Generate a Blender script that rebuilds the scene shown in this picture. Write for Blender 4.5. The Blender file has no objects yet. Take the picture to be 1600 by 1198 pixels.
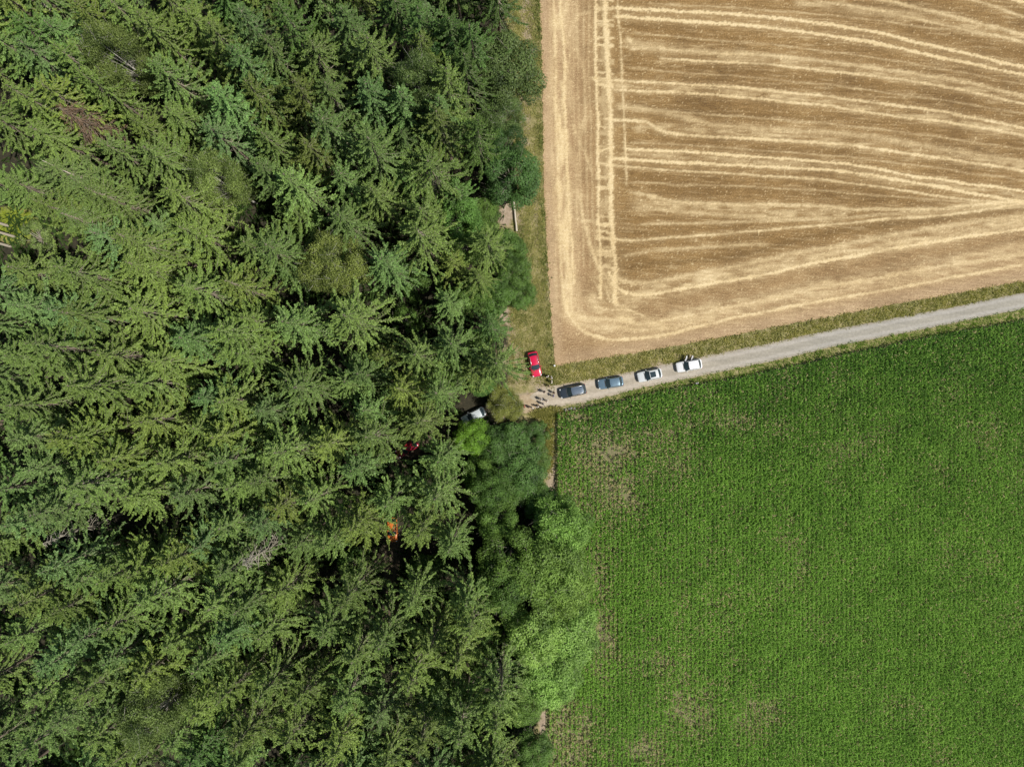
import bpy, math, random
import numpy as np
from mathutils import Vector, Matrix
rng = np.random.default_rng(7); random.seed(7)
R = math.radians
# ---------------------------------------------------------------- camera, light, exposure
S = 8.9                    # photo pixels (1600 wide) per metre on the ground
FPX = 1081.0
HC = FPX / S               # camera height
def W(px, py, h=0.0):      # photo pixel -> world x, y for a point at height h
    k = (HC - h) / FPX
    return (px - 800.0) * k, (599.0 - py) * k
scene = bpy.context.scene
cam_d = bpy.data.cameras.new('camera'); cam = bpy.data.objects.new('camera', cam_d)
scene.collection.objects.link(cam); scene.camera = cam
cam.location = (0, 0, HC); cam.rotation_euler = (0, 0, 0)
cam_d.sensor_width = 36; cam_d.lens = 36 * FPX / 1600; cam_d.clip_end = 3000; cam_d.clip_start = 1
scene.render.resolution_x = 1024; scene.render.resolution_y = 766
EL = R(56); SV = Vector((0.93 * math.cos(EL), -0.37 * math.cos(EL), math.sin(EL))).normalized()
world = bpy.data.worlds.new("World"); scene.world = world; world.use_nodes = True
nt = world.node_tree; bg = nt.nodes['Background']
sky = nt.nodes.new('ShaderNodeTexSky'); sky.sky_type = 'NISHITA'; sky.sun_disc = False
sky.sun_elevation = EL; sky.sun_rotation = math.atan2(SV.x, SV.y)
nt.links.new(sky.outputs[0], bg.inputs[0]); bg.inputs[1].default_value = 0.068
sl = bpy.data.lights.new('sun', 'SUN'); sl.energy = 4.6; sl.angle = R(0.5); sl.color = (1.0, 0.95, 0.86)
sun = bpy.data.objects.new('sun', sl); scene.collection.objects.link(sun)
sun.rotation_euler = SV.to_track_quat('Z', 'Y').to_euler(); sun.location = (60, -30, 90)
scene.view_settings.view_transform = 'Standard'; scene.view_settings.look = 'None'
scene.view_settings.exposure = 0.0; scene.view_settings.gamma = 1
scene.cycles.max_bounces = 5; scene.cycles.diffuse_bounces = 3; scene.cycles.transmission_bounces = 3
COL = scene.collection

# ---------------------------------------------------------------- helpers
def mesh(name, v, f, mats=(), tone=None, smooth=False, col=None, mi=None):
    v = np.asarray(v, dtype=np.float32).reshape(-1, 3); f = np.asarray(f, dtype=np.int32)
    k = f.shape[1]; m = bpy.data.meshes.new(name)
    m.vertices.add(len(v)); m.vertices.foreach_set('co', v.ravel())
    m.loops.add(f.size); m.loops.foreach_set('vertex_index', f.ravel())
    m.polygons.add(len(f)); m.polygons.foreach_set('loop_start', np.arange(len(f), dtype=np.int32) * k)
    try: m.polygons.foreach_set('loop_total', np.full(len(f), k, dtype=np.int32))
    except Exception: pass
    if mi is not None: m.polygons.foreach_set('material_index', np.asarray(mi, dtype=np.int32))
    if tone is not None:
        a = m.attributes.new('tone', 'FLOAT', 'POINT'); a.data.foreach_set('value', np.asarray(tone, dtype=np.float32))
    if col is not None:
        a = m.attributes.new('paint', 'FLOAT_COLOR', 'POINT'); a.data.foreach_set('color', np.asarray(col, dtype=np.float32).ravel())
    for q in mats: m.materials.append(q)
    m.update(calc_edges=True); m.validate(clean_customdata=False)
    m.shade_smooth() if smooth else m.shade_flat()
    return m
class MB:                                   # collects simple solids into one mesh
    def __init__(s): s.v = []; s.f = []; s.sm = False
    def add(s, v, f):
        n = len(s.v); s.v += [tuple(p) for p in v]; s.f += [tuple(i + n for i in q) for q in f]
    def box(s, c, d, rz=0, tilt=None):
        M = Matrix.Rotation(rz, 3, 'Z')
        if tilt is not None: M = M @ tilt
        vs = [Vector(c) + M @ Vector((sx * d[0] / 2, sy * d[1] / 2, sz * d[2] / 2)) for sx in (-1, 1) for sy in (-1, 1) for sz in (-1, 1)]
        s.add(vs, [(0, 1, 3, 2), (4, 6, 7, 5), (0, 4, 5, 1), (2, 3, 7, 6), (0, 2, 6, 4), (1, 5, 7, 3)])
    def tube(s, pts, rad, n=8, cap=True):
        pts = [Vector(p) for p in pts]; rings = []
        if not hasattr(rad, '__len__'): rad = [rad] * len(pts)
        for i, p in enumerate(pts):
            d = (pts[min(i + 1, len(pts) - 1)] - pts[max(i - 1, 0)]).normalized()
            a = d.orthogonal().normalized() if i == 0 else (a - d * a.dot(d)).normalized()
            b = d.cross(a); rings.append([p + (a * math.cos(2 * math.pi * j / n) + b * math.sin(2 * math.pi * j / n)) * rad[i] for j in range(n)])
        vs = [p for r in rings for p in r]; fs = []
        for i in range(len(pts) - 1):
            for j in range(n): fs.append((i * n + j, i * n + (j + 1) % n, (i + 1) * n + (j + 1) % n, (i + 1) * n + j))
        if cap: fs += [tuple(range(n))[::-1], tuple(range((len(pts) - 1) * n, len(pts) * n))]
        s.add(vs, fs)
    def ball(s, c, r, n=8):
        r = (r, r, r) if not hasattr(r, '__len__') else r; vs = []; fs = []
        for i in range(1, n // 2 + 3):
            th = math.pi * i / (n // 2 + 3)
            for j in range(n):
                ph = 2 * math.pi * j / n
                vs.append((c[0] + r[0] * math.sin(th) * math.cos(ph), c[1] + r[1] * math.sin(th) * math.sin(ph), c[2] + r[2] * math.cos(th)))
        k = n // 2 + 2
        for i in range(k - 1):
            for j in range(n): fs.append((i * n + j, (i + 1) * n + j, (i + 1) * n + (j + 1) % n, i * n + (j + 1) % n))
        fs += [tuple(range(n)), tuple(range((k - 1) * n, k * n))[::-1]]
        s.add(vs, fs)
    def data(s, name, mat, smooth=False):
        m = bpy.data.meshes.new(name); m.from_pydata(s.v, [], s.f); m.update()
        if mat: m.materials.append(mat)
        if smooth: m.shade_smooth()
        return m
def link(name, data, parent=None, loc=None):
    o = bpy.data.objects.new(name, data); COL.objects.link(o)
    if parent: o.parent = parent
    if loc is not None: o.location = loc
    return o
def tag(o, label=None, cat=None, group=None, kind=None):
    if label: o['label'] = label
    if cat: o['category'] = cat
    if group: o['group'] = group
    if kind: o['kind'] = kind
    return o
def interp(y, pts):
    return np.interp(y, [p[0] for p in pts], [p[1] for p in pts])
def vnoise(x, y, seed=0):                    # smooth value noise on arrays
    g = np.random.default_rng(seed).random((257, 257)); x = np.asarray(x) + 1000.37; y = np.asarray(y) + 1000.71
    xi = np.floor(x).astype(int); yi = np.floor(y).astype(int); fx = x - xi; fy = y - yi
    fx = fx * fx * (3 - 2 * fx); fy = fy * fy * (3 - 2 * fy); a = lambda i, j: g[(xi + i) % 256, (yi + j) % 256]
    return (a(0, 0) * (1 - fx) + a(1, 0) * fx) * (1 - fy) + (a(0, 1) * (1 - fx) + a(1, 1) * fx) * fy
def fbm(x, y, seed=0, o=4):
    return sum(vnoise(x * 2 ** i, y * 2 ** i, seed + i) * 0.5 ** i for i in range(o)) / sum(0.5 ** i for i in range(o))

# ---------------------------------------------------------------- materials
def nodes(name, rough=0.9):
    m = bpy.data.materials.new(name); m.use_nodes = True; n = m.node_tree
    b = n.nodes['Principled BSDF']; b.inputs['Roughness'].default_value = rough
    return m, n, b
def N(n, t, **k):
    q = n.nodes.new(t)
    for a, v in k.items():
        if a.startswith('i_'):
            key = a[2:]; key = int(key) if key.isdigit() else key.replace('_', ' ')
            q.inputs[key].default_value = v
        else: setattr(q, a, v)
    return q
def ramp(n, fac, stops):
    r = n.nodes.new('ShaderNodeValToRGB'); e = r.color_ramp.elements
    while len(e) < len(stops): e.new(0.5)
    for i, (p, c) in enumerate(stops): e[i].position = p; e[i].color = (*c, 1) if len(c) == 3 else c
    n.links.new(fac, r.inputs[0]); return r.outputs[0]
def noise(n, scale, detail=3, rough=0.6, vec=None, out=0):
    q = N(n, 'ShaderNodeTexNoise', i_Scale=scale, i_Detail=detail, i_Roughness=rough)
    if vec is not None: n.links.new(vec, q.inputs['Vector'])
    return q.outputs[out]
def pos(n, scale=(1, 1, 1), rot=(0, 0, 0)):
    g = N(n, 'ShaderNodeNewGeometry'); m = N(n, 'ShaderNodeMapping'); m.inputs['Scale'].default_value = scale; m.inputs['Rotation'].default_value = rot
    n.links.new(g.outputs['Position'], m.inputs['Vector']); return m.outputs[0]
def mix(n, fac, a, b, mode='MIX'):
    q = n.nodes.new('ShaderNodeMix'); q.data_type = 'RGBA'; q.blend_type = mode
    for s_, v in ((q.inputs[0], fac), (q.inputs[6], a), (q.inputs[7], b)):
        if isinstance(v, (int, float)): s_.default_value = v
        elif isinstance(v, tuple): s_.default_value = (*v, 1)
        else: n.links.new(v, s_)
    return q.outputs[2]
def mul(n, a, b, op='MULTIPLY'):
    q = n.nodes.new('ShaderNodeMath'); q.operation = op
    for s_, v in ((q.inputs[0], a), (q.inputs[1], b)):
        if isinstance(v, (int, float)): s_.default_value = v
        else: n.links.new(v, s_)
    return q.outputs[0]
def bump(n, b, h, strength=0.5, dist=0.1):
    q = N(n, 'ShaderNodeBump', i_Strength=strength, i_Distance=dist); n.links.new(h, q.inputs['Height']); n.links.new(q.outputs[0], b.inputs['Normal'])
def plain(name, c, rough=0.5, metal=0, coat=0, spec=None):
    m, n, b = nodes(name, rough); b.inputs['Base Color'].default_value = (*c, 1); b.inputs['Metallic'].default_value = metal
    b.inputs['Coat Weight'].default_value = coat
    q = noise(n, 14); n.links.new(ramp(n, q, [(0.3, tuple(x * 0.9 for x in c)), (0.7, tuple(min(1, x * 1.08) for x in c))]), b.inputs['Base Color'])
    return m
def foliage(name, dark, light, transl=0.28, objcol=True, rough=0.55):
    m, n, b = nodes(name, rough)
    t = N(n, 'ShaderNodeAttribute', attribute_name='tone'); oc = N(n, 'ShaderNodeObjectInfo')
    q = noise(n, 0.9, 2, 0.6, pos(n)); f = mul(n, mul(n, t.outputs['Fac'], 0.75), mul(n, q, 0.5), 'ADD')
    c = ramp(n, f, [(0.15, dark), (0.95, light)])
    if objcol: c = mix(n, 1.0, c, oc.outputs['Color'], 'MULTIPLY')
    n.links.new(c, b.inputs['Base Color']); b.inputs['Specular IOR Level'].default_value = 0.35
    tr = N(n, 'ShaderNodeBsdfTranslucent'); n.links.new(mix(n, 1.0, c, (1.15, 1.2, 0.6), 'MULTIPLY'), tr.inputs['Color'])
    ms = N(n, 'ShaderNodeMixShader'); ms.inputs[0].default_value = transl
    n.links.new(b.outputs[0], ms.inputs[1]); n.links.new(tr.outputs[0], ms.inputs[2])
    n.links.new(ms.outputs[0], n.nodes['Material Output'].inputs['Surface']); return m
M_NEEDLE = foliage('spruce_needles', (0.036, 0.068, 0.018), (0.250, 0.365, 0.092), 0.22)
M_LEAF = foliage('broad_leaves', (0.045, 0.080, 0.020), (0.23, 0.34, 0.085), 0.32)
M_DEADT = foliage('dead_twigs', (0.12, 0.075, 0.045), (0.24, 0.16, 0.10), 0.05)
M_CORN = foliage('corn_leaves', (0.035, 0.115, 0.012), (0.27, 0.48, 0.075), 0.34, False, 0.45)
M_GRASS = foliage('verge_grass', (0.22, 0.25, 0.07), (0.68, 0.64, 0.27), 0.35, False)
M_FERN = foliage('undergrowth_leaves', (0.030, 0.060, 0.018), (0.09, 0.16, 0.035), 0.3, False)
M_BARK = plain('spruce_bark', (0.20, 0.155, 0.12), 0.95)
M_LIMB = plain('pale_bark', (0.33, 0.30, 0.24), 0.9); M_TWIG = plain('spruce_branch_bark', (0.27, 0.24, 0.18), 0.9)
M_BIRCH = plain('birch_bark', (0.55, 0.52, 0.46), 0.8)
M_LOG = plain('bleached_wood', (0.55, 0.49, 0.40), 0.85)

# ---------------------------------------------------------------- ground sheets
# field outlines in photo pixels
LEFT = [(-400, 836), (0, 843), (100, 847), (200, 848), (300, 850), (400, 855), (500, 861), (571, 867)]       # y -> x
FBOT = [(867, 571), (950, 558), (1060, 540), (1200, 513), (1400, 475), (1600, 439), (2000, 366)]              # x -> y
RUP = [(800, 608), (855, 604), (905, 596.5), (940, 589), (980, 582.5), (1040, 569), (1100, 557), (1160, 545), (1200, 537), (1300, 515.5), (1400, 497), (1500, 478), (1600, 457), (2000, 374)]
RLO = [(800, 650), (845, 638), (870, 635), (910, 629), (960, 616), (1000, 605.5), (1080, 590), (1160, 573), (1200, 565), (1300, 541.5), (1400, 522), (1500, 502), (1600, 482), (2000, 402)]
CTOP = [(800, 652), (868, 644), (940, 631), (1000, 617), (1060, 604), (1160, 588), (1200, 579), (1300, 557), (1400, 536), (1500, 517), (1600, 499), (2000, 420)]
CLEFT = [(640, 868), (700, 867), (740, 868), (780, 866), (900, 858), (1198, 851), (1600, 845)]               # y -> x

def grid(name, X, Y, Z, mats, col=None, smooth=True):
    h, w = X.shape; i = np.arange(h * w).reshape(h, w)
    f = np.stack([i[:-1, :-1], i[1:, :-1], i[1:, 1:], i[:-1, 1:]], -1).reshape(-1, 4)
    v = np.stack([X, Y, Z], -1).reshape(-1, 3)
    m = mesh(name, v, f, mats, smooth=smooth, col=None if col is None else col.reshape(-1, 4))
    return link(name, m)

def seg_dist(px, py, pts):
    best = np.full(px.shape, 1e9); tt = np.zeros(px.shape); tot = 0.0
    for (x0, y0), (x1, y1) in zip(pts[:-1], pts[1:]):
        dx, dy = x1 - x0, y1 - y0; L2 = dx * dx + dy * dy
        t = np.clip(((px - x0) * dx + (py - y0) * dy) / L2, 0, 1)
        d = np.hypot(px - x0 - t * dx, py - y0 - t * dy); m = d < best
        best = np.where(m, d, best); tt = np.where(m, tot + t * math.sqrt(L2), tt); tot += math.sqrt(L2)
    return best, tt, tot
def smoothline(pts, n=6):                     # Catmull-Rom
    p = [pts[0]] + list(pts) + [pts[-1]]; out = []
    for i in range(1, len(p) - 2):
        a, b, c, d = [np.array(q, float) for q in p[i - 1:i + 3]]
        for k in range(n):
            t = k / n; out.append(tuple(0.5 * (2 * b + (c - a) * t + (2 * a - 5 * b + 4 * c - d) * t * t + (3 * b - a - 3 * c + d) * t ** 3)))
    out.append(tuple(map(float, pts[-1]))); return out

# ---- big ground
def build_ground():
    m, n, b = nodes('far_soil', 1.0); P = pos(n)
    n.links.new(ramp(n, noise(n, 0.05, 6, 0.6, P), [(0.3, (0.05, 0.08, 0.03)), (0.7, (0.16, 0.17, 0.07))]), b.inputs['Base Color'])
    v = [(-900, -900, -0.12), (900, -900, -0.12), (900, 900, -0.12), (-900, 900, -0.12)]
    tag(link('terrain', mesh('terrain', v, [(0, 1, 2, 3)], [m])), kind='structure')
    # near ground: paint = (grass, bare soil, forest litter, mossy clearing)
    xs = np.arange(-250, 1900, 3.0); ys = np.arange(-300, 1500, 3.0); PX, PY = np.meshgrid(xs, ys)
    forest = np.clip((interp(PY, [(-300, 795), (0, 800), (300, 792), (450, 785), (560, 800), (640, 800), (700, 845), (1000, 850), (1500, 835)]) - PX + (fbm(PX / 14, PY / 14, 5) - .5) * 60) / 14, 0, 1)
    bare = np.zeros_like(PX)
    def blob(x, y, rx, ry, a=1.0, ang=0):
        nonlocal bare
        c, s_ = math.cos(ang), math.sin(ang); u = ((PX - x) * c + (PY - y) * s_) / rx; v_ = (-(PX - x) * s_ + (PY - y) * c) / ry
        d = np.hypot(u, v_) + (fbm(PX / 7, PY / 7, 9) - .5) * 1.3; bare = np.maximum(bare, a * np.clip((1.15 - d) / 0.45, 0, 1))
    for q in [(793, 335, 13, 26), (806, 300, 10, 60, .8), (812, 345, 6, 50, .9), (824, 25, 10, 40), (820, 140, 8, 60, .8), (820, 200, 10, 40, .8), (790, 495, 9, 16), (799, 520, 5, 26), (782, 482, 14, 6, .8), (838, 340, 3, 60, .6),
              (830, 628, 38, 16), (812, 637, 26, 9), (845, 605, 14, 16, .8), (800, 560, 22, 22, .5), (820, 585, 20, 20, .6), (861, 735, 9, 62, .9), (872, 785, 18, 22, .9), (850, 1150, 8, 50), (880, 800, 24, 14, .8), (892, 790, 14, 22, .6),
              (872, 640, 14, 5, .8), (920, 632, 20, 3, .8), (1140, 552, 30, 4, .7), (1020, 568, 26, 5, .7), (1075, 558, 22, 5, .7), (855, 440, 5, 30, .4)]: blob(*q)
    moss = np.clip((1 - np.hypot((PX - 22) / 42, (PY - 352) / 34)) * 3, 0, 1)
    forest = forest * (1 - np.clip(bare * 1.2 * (PX > 770), 0, 1)) * (1 - moss)
    X, Y = (PX - 800) / S, (599 - PY) / S
    Z = (fbm(PX / 25, PY / 25, 3) - 0.5) * 0.10 * (0.3 + forest) - 0.06
    col = np.stack([np.clip(1 - forest, 0, 1), bare, forest, moss], -1)
    m, n, b = nodes('ground_soil_and_grass', 1.0); P = pos(n)
    at = N(n, 'ShaderNodeAttribute', attribute_name='paint'); sp = N(n, 'ShaderNodeSeparateColor'); n.links.new(at.outputs['Color'], sp.inputs[0])
    grass = ramp(n, noise(n, 0.9, 8, 0.75, P), [(0.32, (0.14, 0.15, 0.05)), (0.48, (0.25, 0.23, 0.09)), (0.66, (0.40, 0.33, 0.19))])
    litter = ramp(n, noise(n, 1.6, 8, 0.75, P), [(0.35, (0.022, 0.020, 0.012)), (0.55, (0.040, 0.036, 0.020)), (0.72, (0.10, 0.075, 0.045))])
    soil = ramp(n, noise(n, 1.4, 9, 0.8, P), [(0.3, (0.22, 0.17, 0.12)), (0.5, (0.37, 0.29, 0.215)), (0.7, (0.50, 0.42, 0.32))])
    mossc = ramp(n, noise(n, 0.6, 6, 0.7, P), [(0.38, (0.17, 0.24, 0.03)), (0.56, (0.27, 0.32, 0.05)), (0.62, (0.40, 0.26, 0.15))])
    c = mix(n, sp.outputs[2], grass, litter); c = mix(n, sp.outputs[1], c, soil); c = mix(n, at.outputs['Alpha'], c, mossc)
    n.links.new(c, b.inputs['Base Color']); bump(n, b, noise(n, 6, 6, 0.7, P), 0.7, 0.12)
    tag(grid('ground', X, Y, Z, [m], col), kind='structure')
build_ground()

# ---- stubble field with straw swaths and wheel tracks
TR = [  # (points, half width px, strength, softness)
 ([(874, -200), (876, 0), (880, 60), (883, 150), (886, 230), (887.5, 300), (889, 345), (893, 380), (896, 420), (898, 447)], 2.2, 1.0),
 ([(865, -200), (866, 0), (869, 150), (872, 280), (874, 360), (878, 420), (882, 470), (890, 494), (906, 514), (932, 526), (965, 531), (1030, 524), (1100, 507), (1200, 486), (1300, 468), (1430, 444), (1600, 412), (1800, 372)], 2.4, .75),
 ([(930, -200), (930, 0), (932, 100), (934, 200), (935, 300), (937, 400), (939, 470)], 2.2, .95),
 ([(944, -200), (945, 0), (949, 80), (952, 150), (954, 250), (956, 340), (959, 400), (962, 478)], 4.2, .9),
 ([(965, -200), (966, 0), (971, 100), (975, 200), (979, 290)], 1.2, .7),
 ([(905, -200), (900, 60), (906, 90), (915, 120), (914, 180), (906, 230), (902, 300), (898, 360)], 3, .3),
 ([(895, 190), (903, 215), (915, 240), (925, 270)], 2, .35), ([(925, 180), (912, 190), (902, 205)], 2, .35), ([(925, 20), (906, 24), (896, 40)], 2, .35),
 ([(905, 300), (912, 340), (920, 380), (932, 410), (945, 430), (958, 448)], 2.5, .6),
 ([(960, 14), (1060, 17.5), (1220, 30), (1350, 48), (1500, 82), (1600, 105), (1800, 150)], 2.5, 1.05),
 ([(960, 27), (1100, 35), (1220, 46), (1350, 65), (1500, 97), (1600, 117), (1800, 165)], 2.6, 1.05),
 ([(1330, -8), (1400, 6), (1480, 24), (1540, 40), (1600, 57), (1800, 120)], 3.2, .65), ([(1270, 2), (1350, 14), (1440, 32), (1520, 50), (1600, 68), (1800, 130)], 2, .6),
 ([(1480, -12), (1540, 6), (1600, 27), (1750, 80)], 2, .6), ([(900, -60), (1200, -45), (1500, -20), (1800, 60)], 3, .8),
 ([(978, 58), (986, 68), (1000, 75), (1080, 80), (1220, 89), (1300, 97), (1400, 112), (1500, 128), (1600, 151), (1800, 200)], 3.2, .55),
 ([(983, 79), (1000, 75)], 2, .6),
 ([(1030, 92), (1100, 95), (1220, 103), (1330, 115), (1440, 130), (1600, 163), (1800, 215)], 1.8, .75),
 ([(925, 122), (970, 127), (1080, 133), (1220, 143.5), (1340, 157), (1460, 174), (1600, 201), (1800, 245)], 2.3, .8),
 ([(955, 141), (1080, 147), (1140, 152), (1220, 158), (1300, 167), (1400, 183), (1500, 195), (1600, 212), (1800, 252)], 2.1, .85),
 ([(940, 186), (1005, 190), (1020, 198), (1040, 207), (1080, 212), (1200, 218), (1300, 225), (1400, 238), (1500, 252), (1600, 267), (1800, 300)], 2.2, .8),
 ([(960, 166), (1000, 170), (1060, 182), (1120, 196), (1200, 202), (1320, 210), (1400, 221), (1500, 238), (1600, 254), (1800, 290)], 4.5, .42),
 ([(973, 232), (1060, 237), (1200, 246), (1300, 255), (1360, 262), (1450, 279), (1600, 298), (1800, 325)], 2.1, 1.05),
 ([(955, 247), (1060, 254), (1200, 261), (1330, 269), (1400, 280), (1500, 299), (1560, 309), (1600, 316)], 2.5, 1.0),
 ([(940, 257), (1050, 266), (1220, 277), (1300, 283), (1380, 292), (1480, 309), (1560, 316), (1600, 315)], 1.6, .75),
 ([(985, 300), (1050, 313), (1150, 320), (1240, 320), (1330, 326), (1430, 328), (1510, 322), (1600, 314)], 2.8, .65),
 ([(1000, 322), (1100, 333), (1220, 340), (1300, 344)], 3.2, .45),
 ([(955, 372), (1000, 376), (1050, 371), (1150, 363), (1280, 352), (1400, 342), (1500, 334), (1600, 318), (1800, 290)], 1.8, .7),
 ([(970, 400), (1010, 394), (1100, 386), (1200, 380)], 2.5, .4),
 ([(955, 425), (975, 440), (1010, 442), (1060, 434), (1120, 423), (1200, 404), (1300, 386), (1440, 360), (1600, 336), (1800, 305)], 4.0, .5),
 ([(948, 420), (958, 440), (972, 455), (992, 461), (1020, 458), (1060, 452), (1200, 427), (1300, 406), (1450, 379), (1600, 358), (1800, 325)], 2.8, .9),
 ([(945, 440), (955, 470), (975, 480), (1000, 478)], 3, .5),
 ([(880, 480), (905, 495), (960, 500), (1000, 506), (1050, 498), (1200, 468), (1330, 441), (1450, 419), (1600, 397), (1800, 360)], 3.2, .6),
 ([(890, 500), (930, 512), (990, 516), (1040, 512), (1120, 494)], 5, .5),
 ([(897, 450), (900, 475), (915, 500)], 3, .5),
 ([(950, 484), (985, 486), (1010, 497)], 2, .7), ([(905, 345), (932, 344)], 1.2, .6), ([(893, 300), (905, 302), (915, 305)], 1, .5),
 ([(920, 430), (935, 450), (948, 480)], 2, .35),
]
TR += [([(x_, y_), ((x_ + 1600) / 2, y_ + dy * .35), (1600, y_ + dy), (1800, y_ + dy * 1.5)], 1.0, .38) for x_, y_, dy in ((985, 108, 70), (990, 172, 62), (985, 222, 60), (985, 285, 40), (985, 52, 80), (1000, 350, -30), (985, 352, -28), (1010, 5, 60))]
TR += [([(x_, -200), (x_ + 4, 150), (x_ + 12, 420)], 1.1, .35) for x_ in (857, 893, 900, 910, 918)]
DK = [([(985, 415), (1060, 410), (1150, 400), (1300, 362), (1450, 345), (1600, 326)], 6, .7), ([(1040, 490), (1150, 470), (1300, 435), (1420, 412), (1600, 372)], 4, .55),
      ([(978, 40), (1020, 42), (1080, 45)], 6, .5), ([(980, 160), (1010, 167), (1080, 176), (1300, 187)], 5, .6), ([(975, 360), (1030, 368)], 4, .5), ([(985, 220), (1005, 222)], 6, .4),
      ([(980, 98), (1040, 105), (1200, 115), (1400, 145), (1600, 180)], 6, .35), ([(1000, 200), (1100, 230), (1300, 238), (1500, 262)], 4, .4), ([(1300, 10), (1450, 12), (1520, 28)], 5, .4),
      ([(1150, 12), (1250, 14), (1400, 35), (1600, 85)], 5, .3), ([(985, 280), (1150, 295), (1400, 310)], 6, .35), ([(908, 40), (905, 60), (912, 85)], 8, .35), ([(925, 450), (928, 470)], 14, .35), ([(876, 430), (878, 530)], 7, .3), ([(890, 540), (915, 545)], 22, .45)]
def build_stubble():
    nu, nv = 560, 640
    U, V = np.meshgrid(np.linspace(0, 1, nu), np.linspace(0, 1, nv))
    x0 = 867 + U * 980; yb = interp(x0, FBOT); PY = yb + V * (-330 - yb)
    PX = x0 + (interp(PY, LEFT) - 867) * (1 - U) ** 7
    ed = (fbm(PX / 5, PY / 5, 21) - .5) * 5
    PX = PX + ed * (U < 1e-6); PY = PY + ed * (V < 1e-6)
    wx = PX + (fbm(PX / 45, PY / 45, 31, 2) - .5) * 4; wy = PY + (fbm(PX / 45, PY / 45, 41, 2) - .5) * 4
    straw = np.zeros_like(PX); dark = np.zeros_like(PX)
    for i, (pts, hw, a) in enumerate(TR):
        d, t, L = seg_dist(wx, wy, smoothline(pts, 5))
        k = fbm(t / 14, d * 0 + i * 7.3, 50 + i, 3); w = hw * (0.5 + 0.65 * k); rag = (fbm(PX / 2.4, PY / 2.0, 71 + i) - .5) * (hw * 1.3 + 2.2)
        s_ = np.clip((w + rag - d) / (1.0 + (1.1 - min(a, 1.05)) * hw * 2.0) + .5, 0, 1) * a * (0.5 + 0.85 * k)
        halo = np.exp(-(d / (hw * 3.0)) ** 2) * 0.16 * a
        end = np.clip(np.minimum(t, L - t) / 8 + 0.3, 0, 1); straw = 1 - (1 - straw) * (1 - np.clip((s_ + halo) * end, 0, .97))
    for pts, hw, a in DK:
        d, t, L = seg_dist(wx, wy, smoothline(pts, 4)); dark = np.maximum(dark, a * np.exp(-(d / hw) ** 2))
    # broad soft trampled bands and mottling
    for pts, hw, a in [([(874, -300), (876, 100), (878, 300), (885, 420), (890, 480)], 16, .5), ([(888, 490), (930, 510), (1000, 508), (1100, 490), (1300, 450), (1600, 392)], 14, .34), ([(925, 470), (945, 490), (985, 500)], 12, .45),
                       ([(940, 430), (975, 465), (1040, 450), (1200, 418), (1600, 345)], 13, .34), ([(975, 70), (1200, 92), (1400, 118), (1600, 158)], 9, .25), ([(960, 135), (1200, 150), (1600, 207)], 9, .28),
                       ([(1000, 200), (1200, 212), (1600, 260)], 9, .26), ([(970, 242), (1200, 254), (1600, 306)], 10, .22), ([(1000, 318), (1200, 330), (1320, 334)], 12, .3), ([(1250, 5), (1450, 30), (1600, 62)], 9, .25), ([(942, -200), (946, 200), (950, 440)], 12, .22)]:
        d, t, L = seg_dist(wx, wy, smoothline(pts, 4)); straw = np.maximum(straw, np.exp(-(d / hw) ** 2) * a * np.clip(fbm(*((PX / 6, PY / 26) if abs(pts[0][0] - pts[-1][0]) < 40 else (PX / 20, PY / 6)), 77) * 4.4 - 1.1, 0, 2))
    sk = PY - (PX - 960) * .06
    str_ = fbm(PX / 26, sk / 1.6, 91, 3); straw = straw + np.clip(str_ - .56, 0, 1) * 1.1 * (PX > 965); dark = np.maximum(dark, np.clip(.46 - str_, 0, 1) * 2.2 * (PX > 965))
    sp_ = vnoise(PX / 1.3, PY / 1.3, 93); straw = straw + (sp_ > .90) * .5; mot = fbm(PX / 22, PY / 12, 97, 4); dark = np.maximum(dark, np.clip(mot - .5, 0, 1) * 1.6); straw = straw * (.8 + .4 * fbm(PX / 4, PY / 4, 99))
    # rungs between the two headland tracks
    r_ = np.random.default_rng(5); y = -200.0
    while y < 410:
        y += r_.uniform(5, 24); c = y + (PX - 945) * r_.uniform(-.15, .2) + (fbm(PX / 6, PY / 6, 3) - .5) * 8; hw = r_.uniform(.8, 4.5)
        inside = np.clip((PX - 929) / 3, 0, 1) * np.clip((961 - PX) / 3, 0, 1)
        straw = np.maximum(straw, inside * np.clip((hw - abs(PY - c)) / 1.2 + .5, 0, 1) * r_.uniform(.4, .9))
    sq = np.clip((PX - 934) / 2, 0, 1) * np.clip((950 - PX) / 2, 0, 1) * (PY < 440); dark = np.maximum(dark, sq * .45)
    # headland tone (pinkish trampled straw) at the left and lower margins
    dl = PX - interp(PY, LEFT); db = interp(PX, FBOT) - PY
    head = np.clip((95 - dl) / 60, 0, 1) ** .7 * .75; head = np.maximum(head, np.clip((125 - db) / 90, 0, 1) * .5)
    edge = np.maximum(np.clip((20 - dl) / 14, 0, 1), np.clip((26 - db) / 16, 0, 1))
    straw = np.clip(straw, 0, 1); col = np.stack([straw, dark * (1 - straw * .7), head, edge], -1)
    X, Y = (PX - 800) / S, (599 - PY) / S
    Z = 0.03 + straw * 0.05 + (fbm(PX / 3, PY / 3, 88, 2) - .5) * 0.05
    m, n, b = nodes('stubble', 0.95)
    at = N(n, 'ShaderNodeAttribute', attribute_name='paint'); sp = N(n, 'ShaderNodeSeparateColor'); n.links.new(at.outputs['Color'], sp.inputs[0])
    P = pos(n); PR = pos(n, (0.5, 5.0, 1), (0, 0, R(6)))
    fine = noise(n, 5.0, 4, 0.85, P); rows = noise(n, 1.0, 5, 0.75, PR); big = noise(n, 0.07, 4, 0.6, P)
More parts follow.
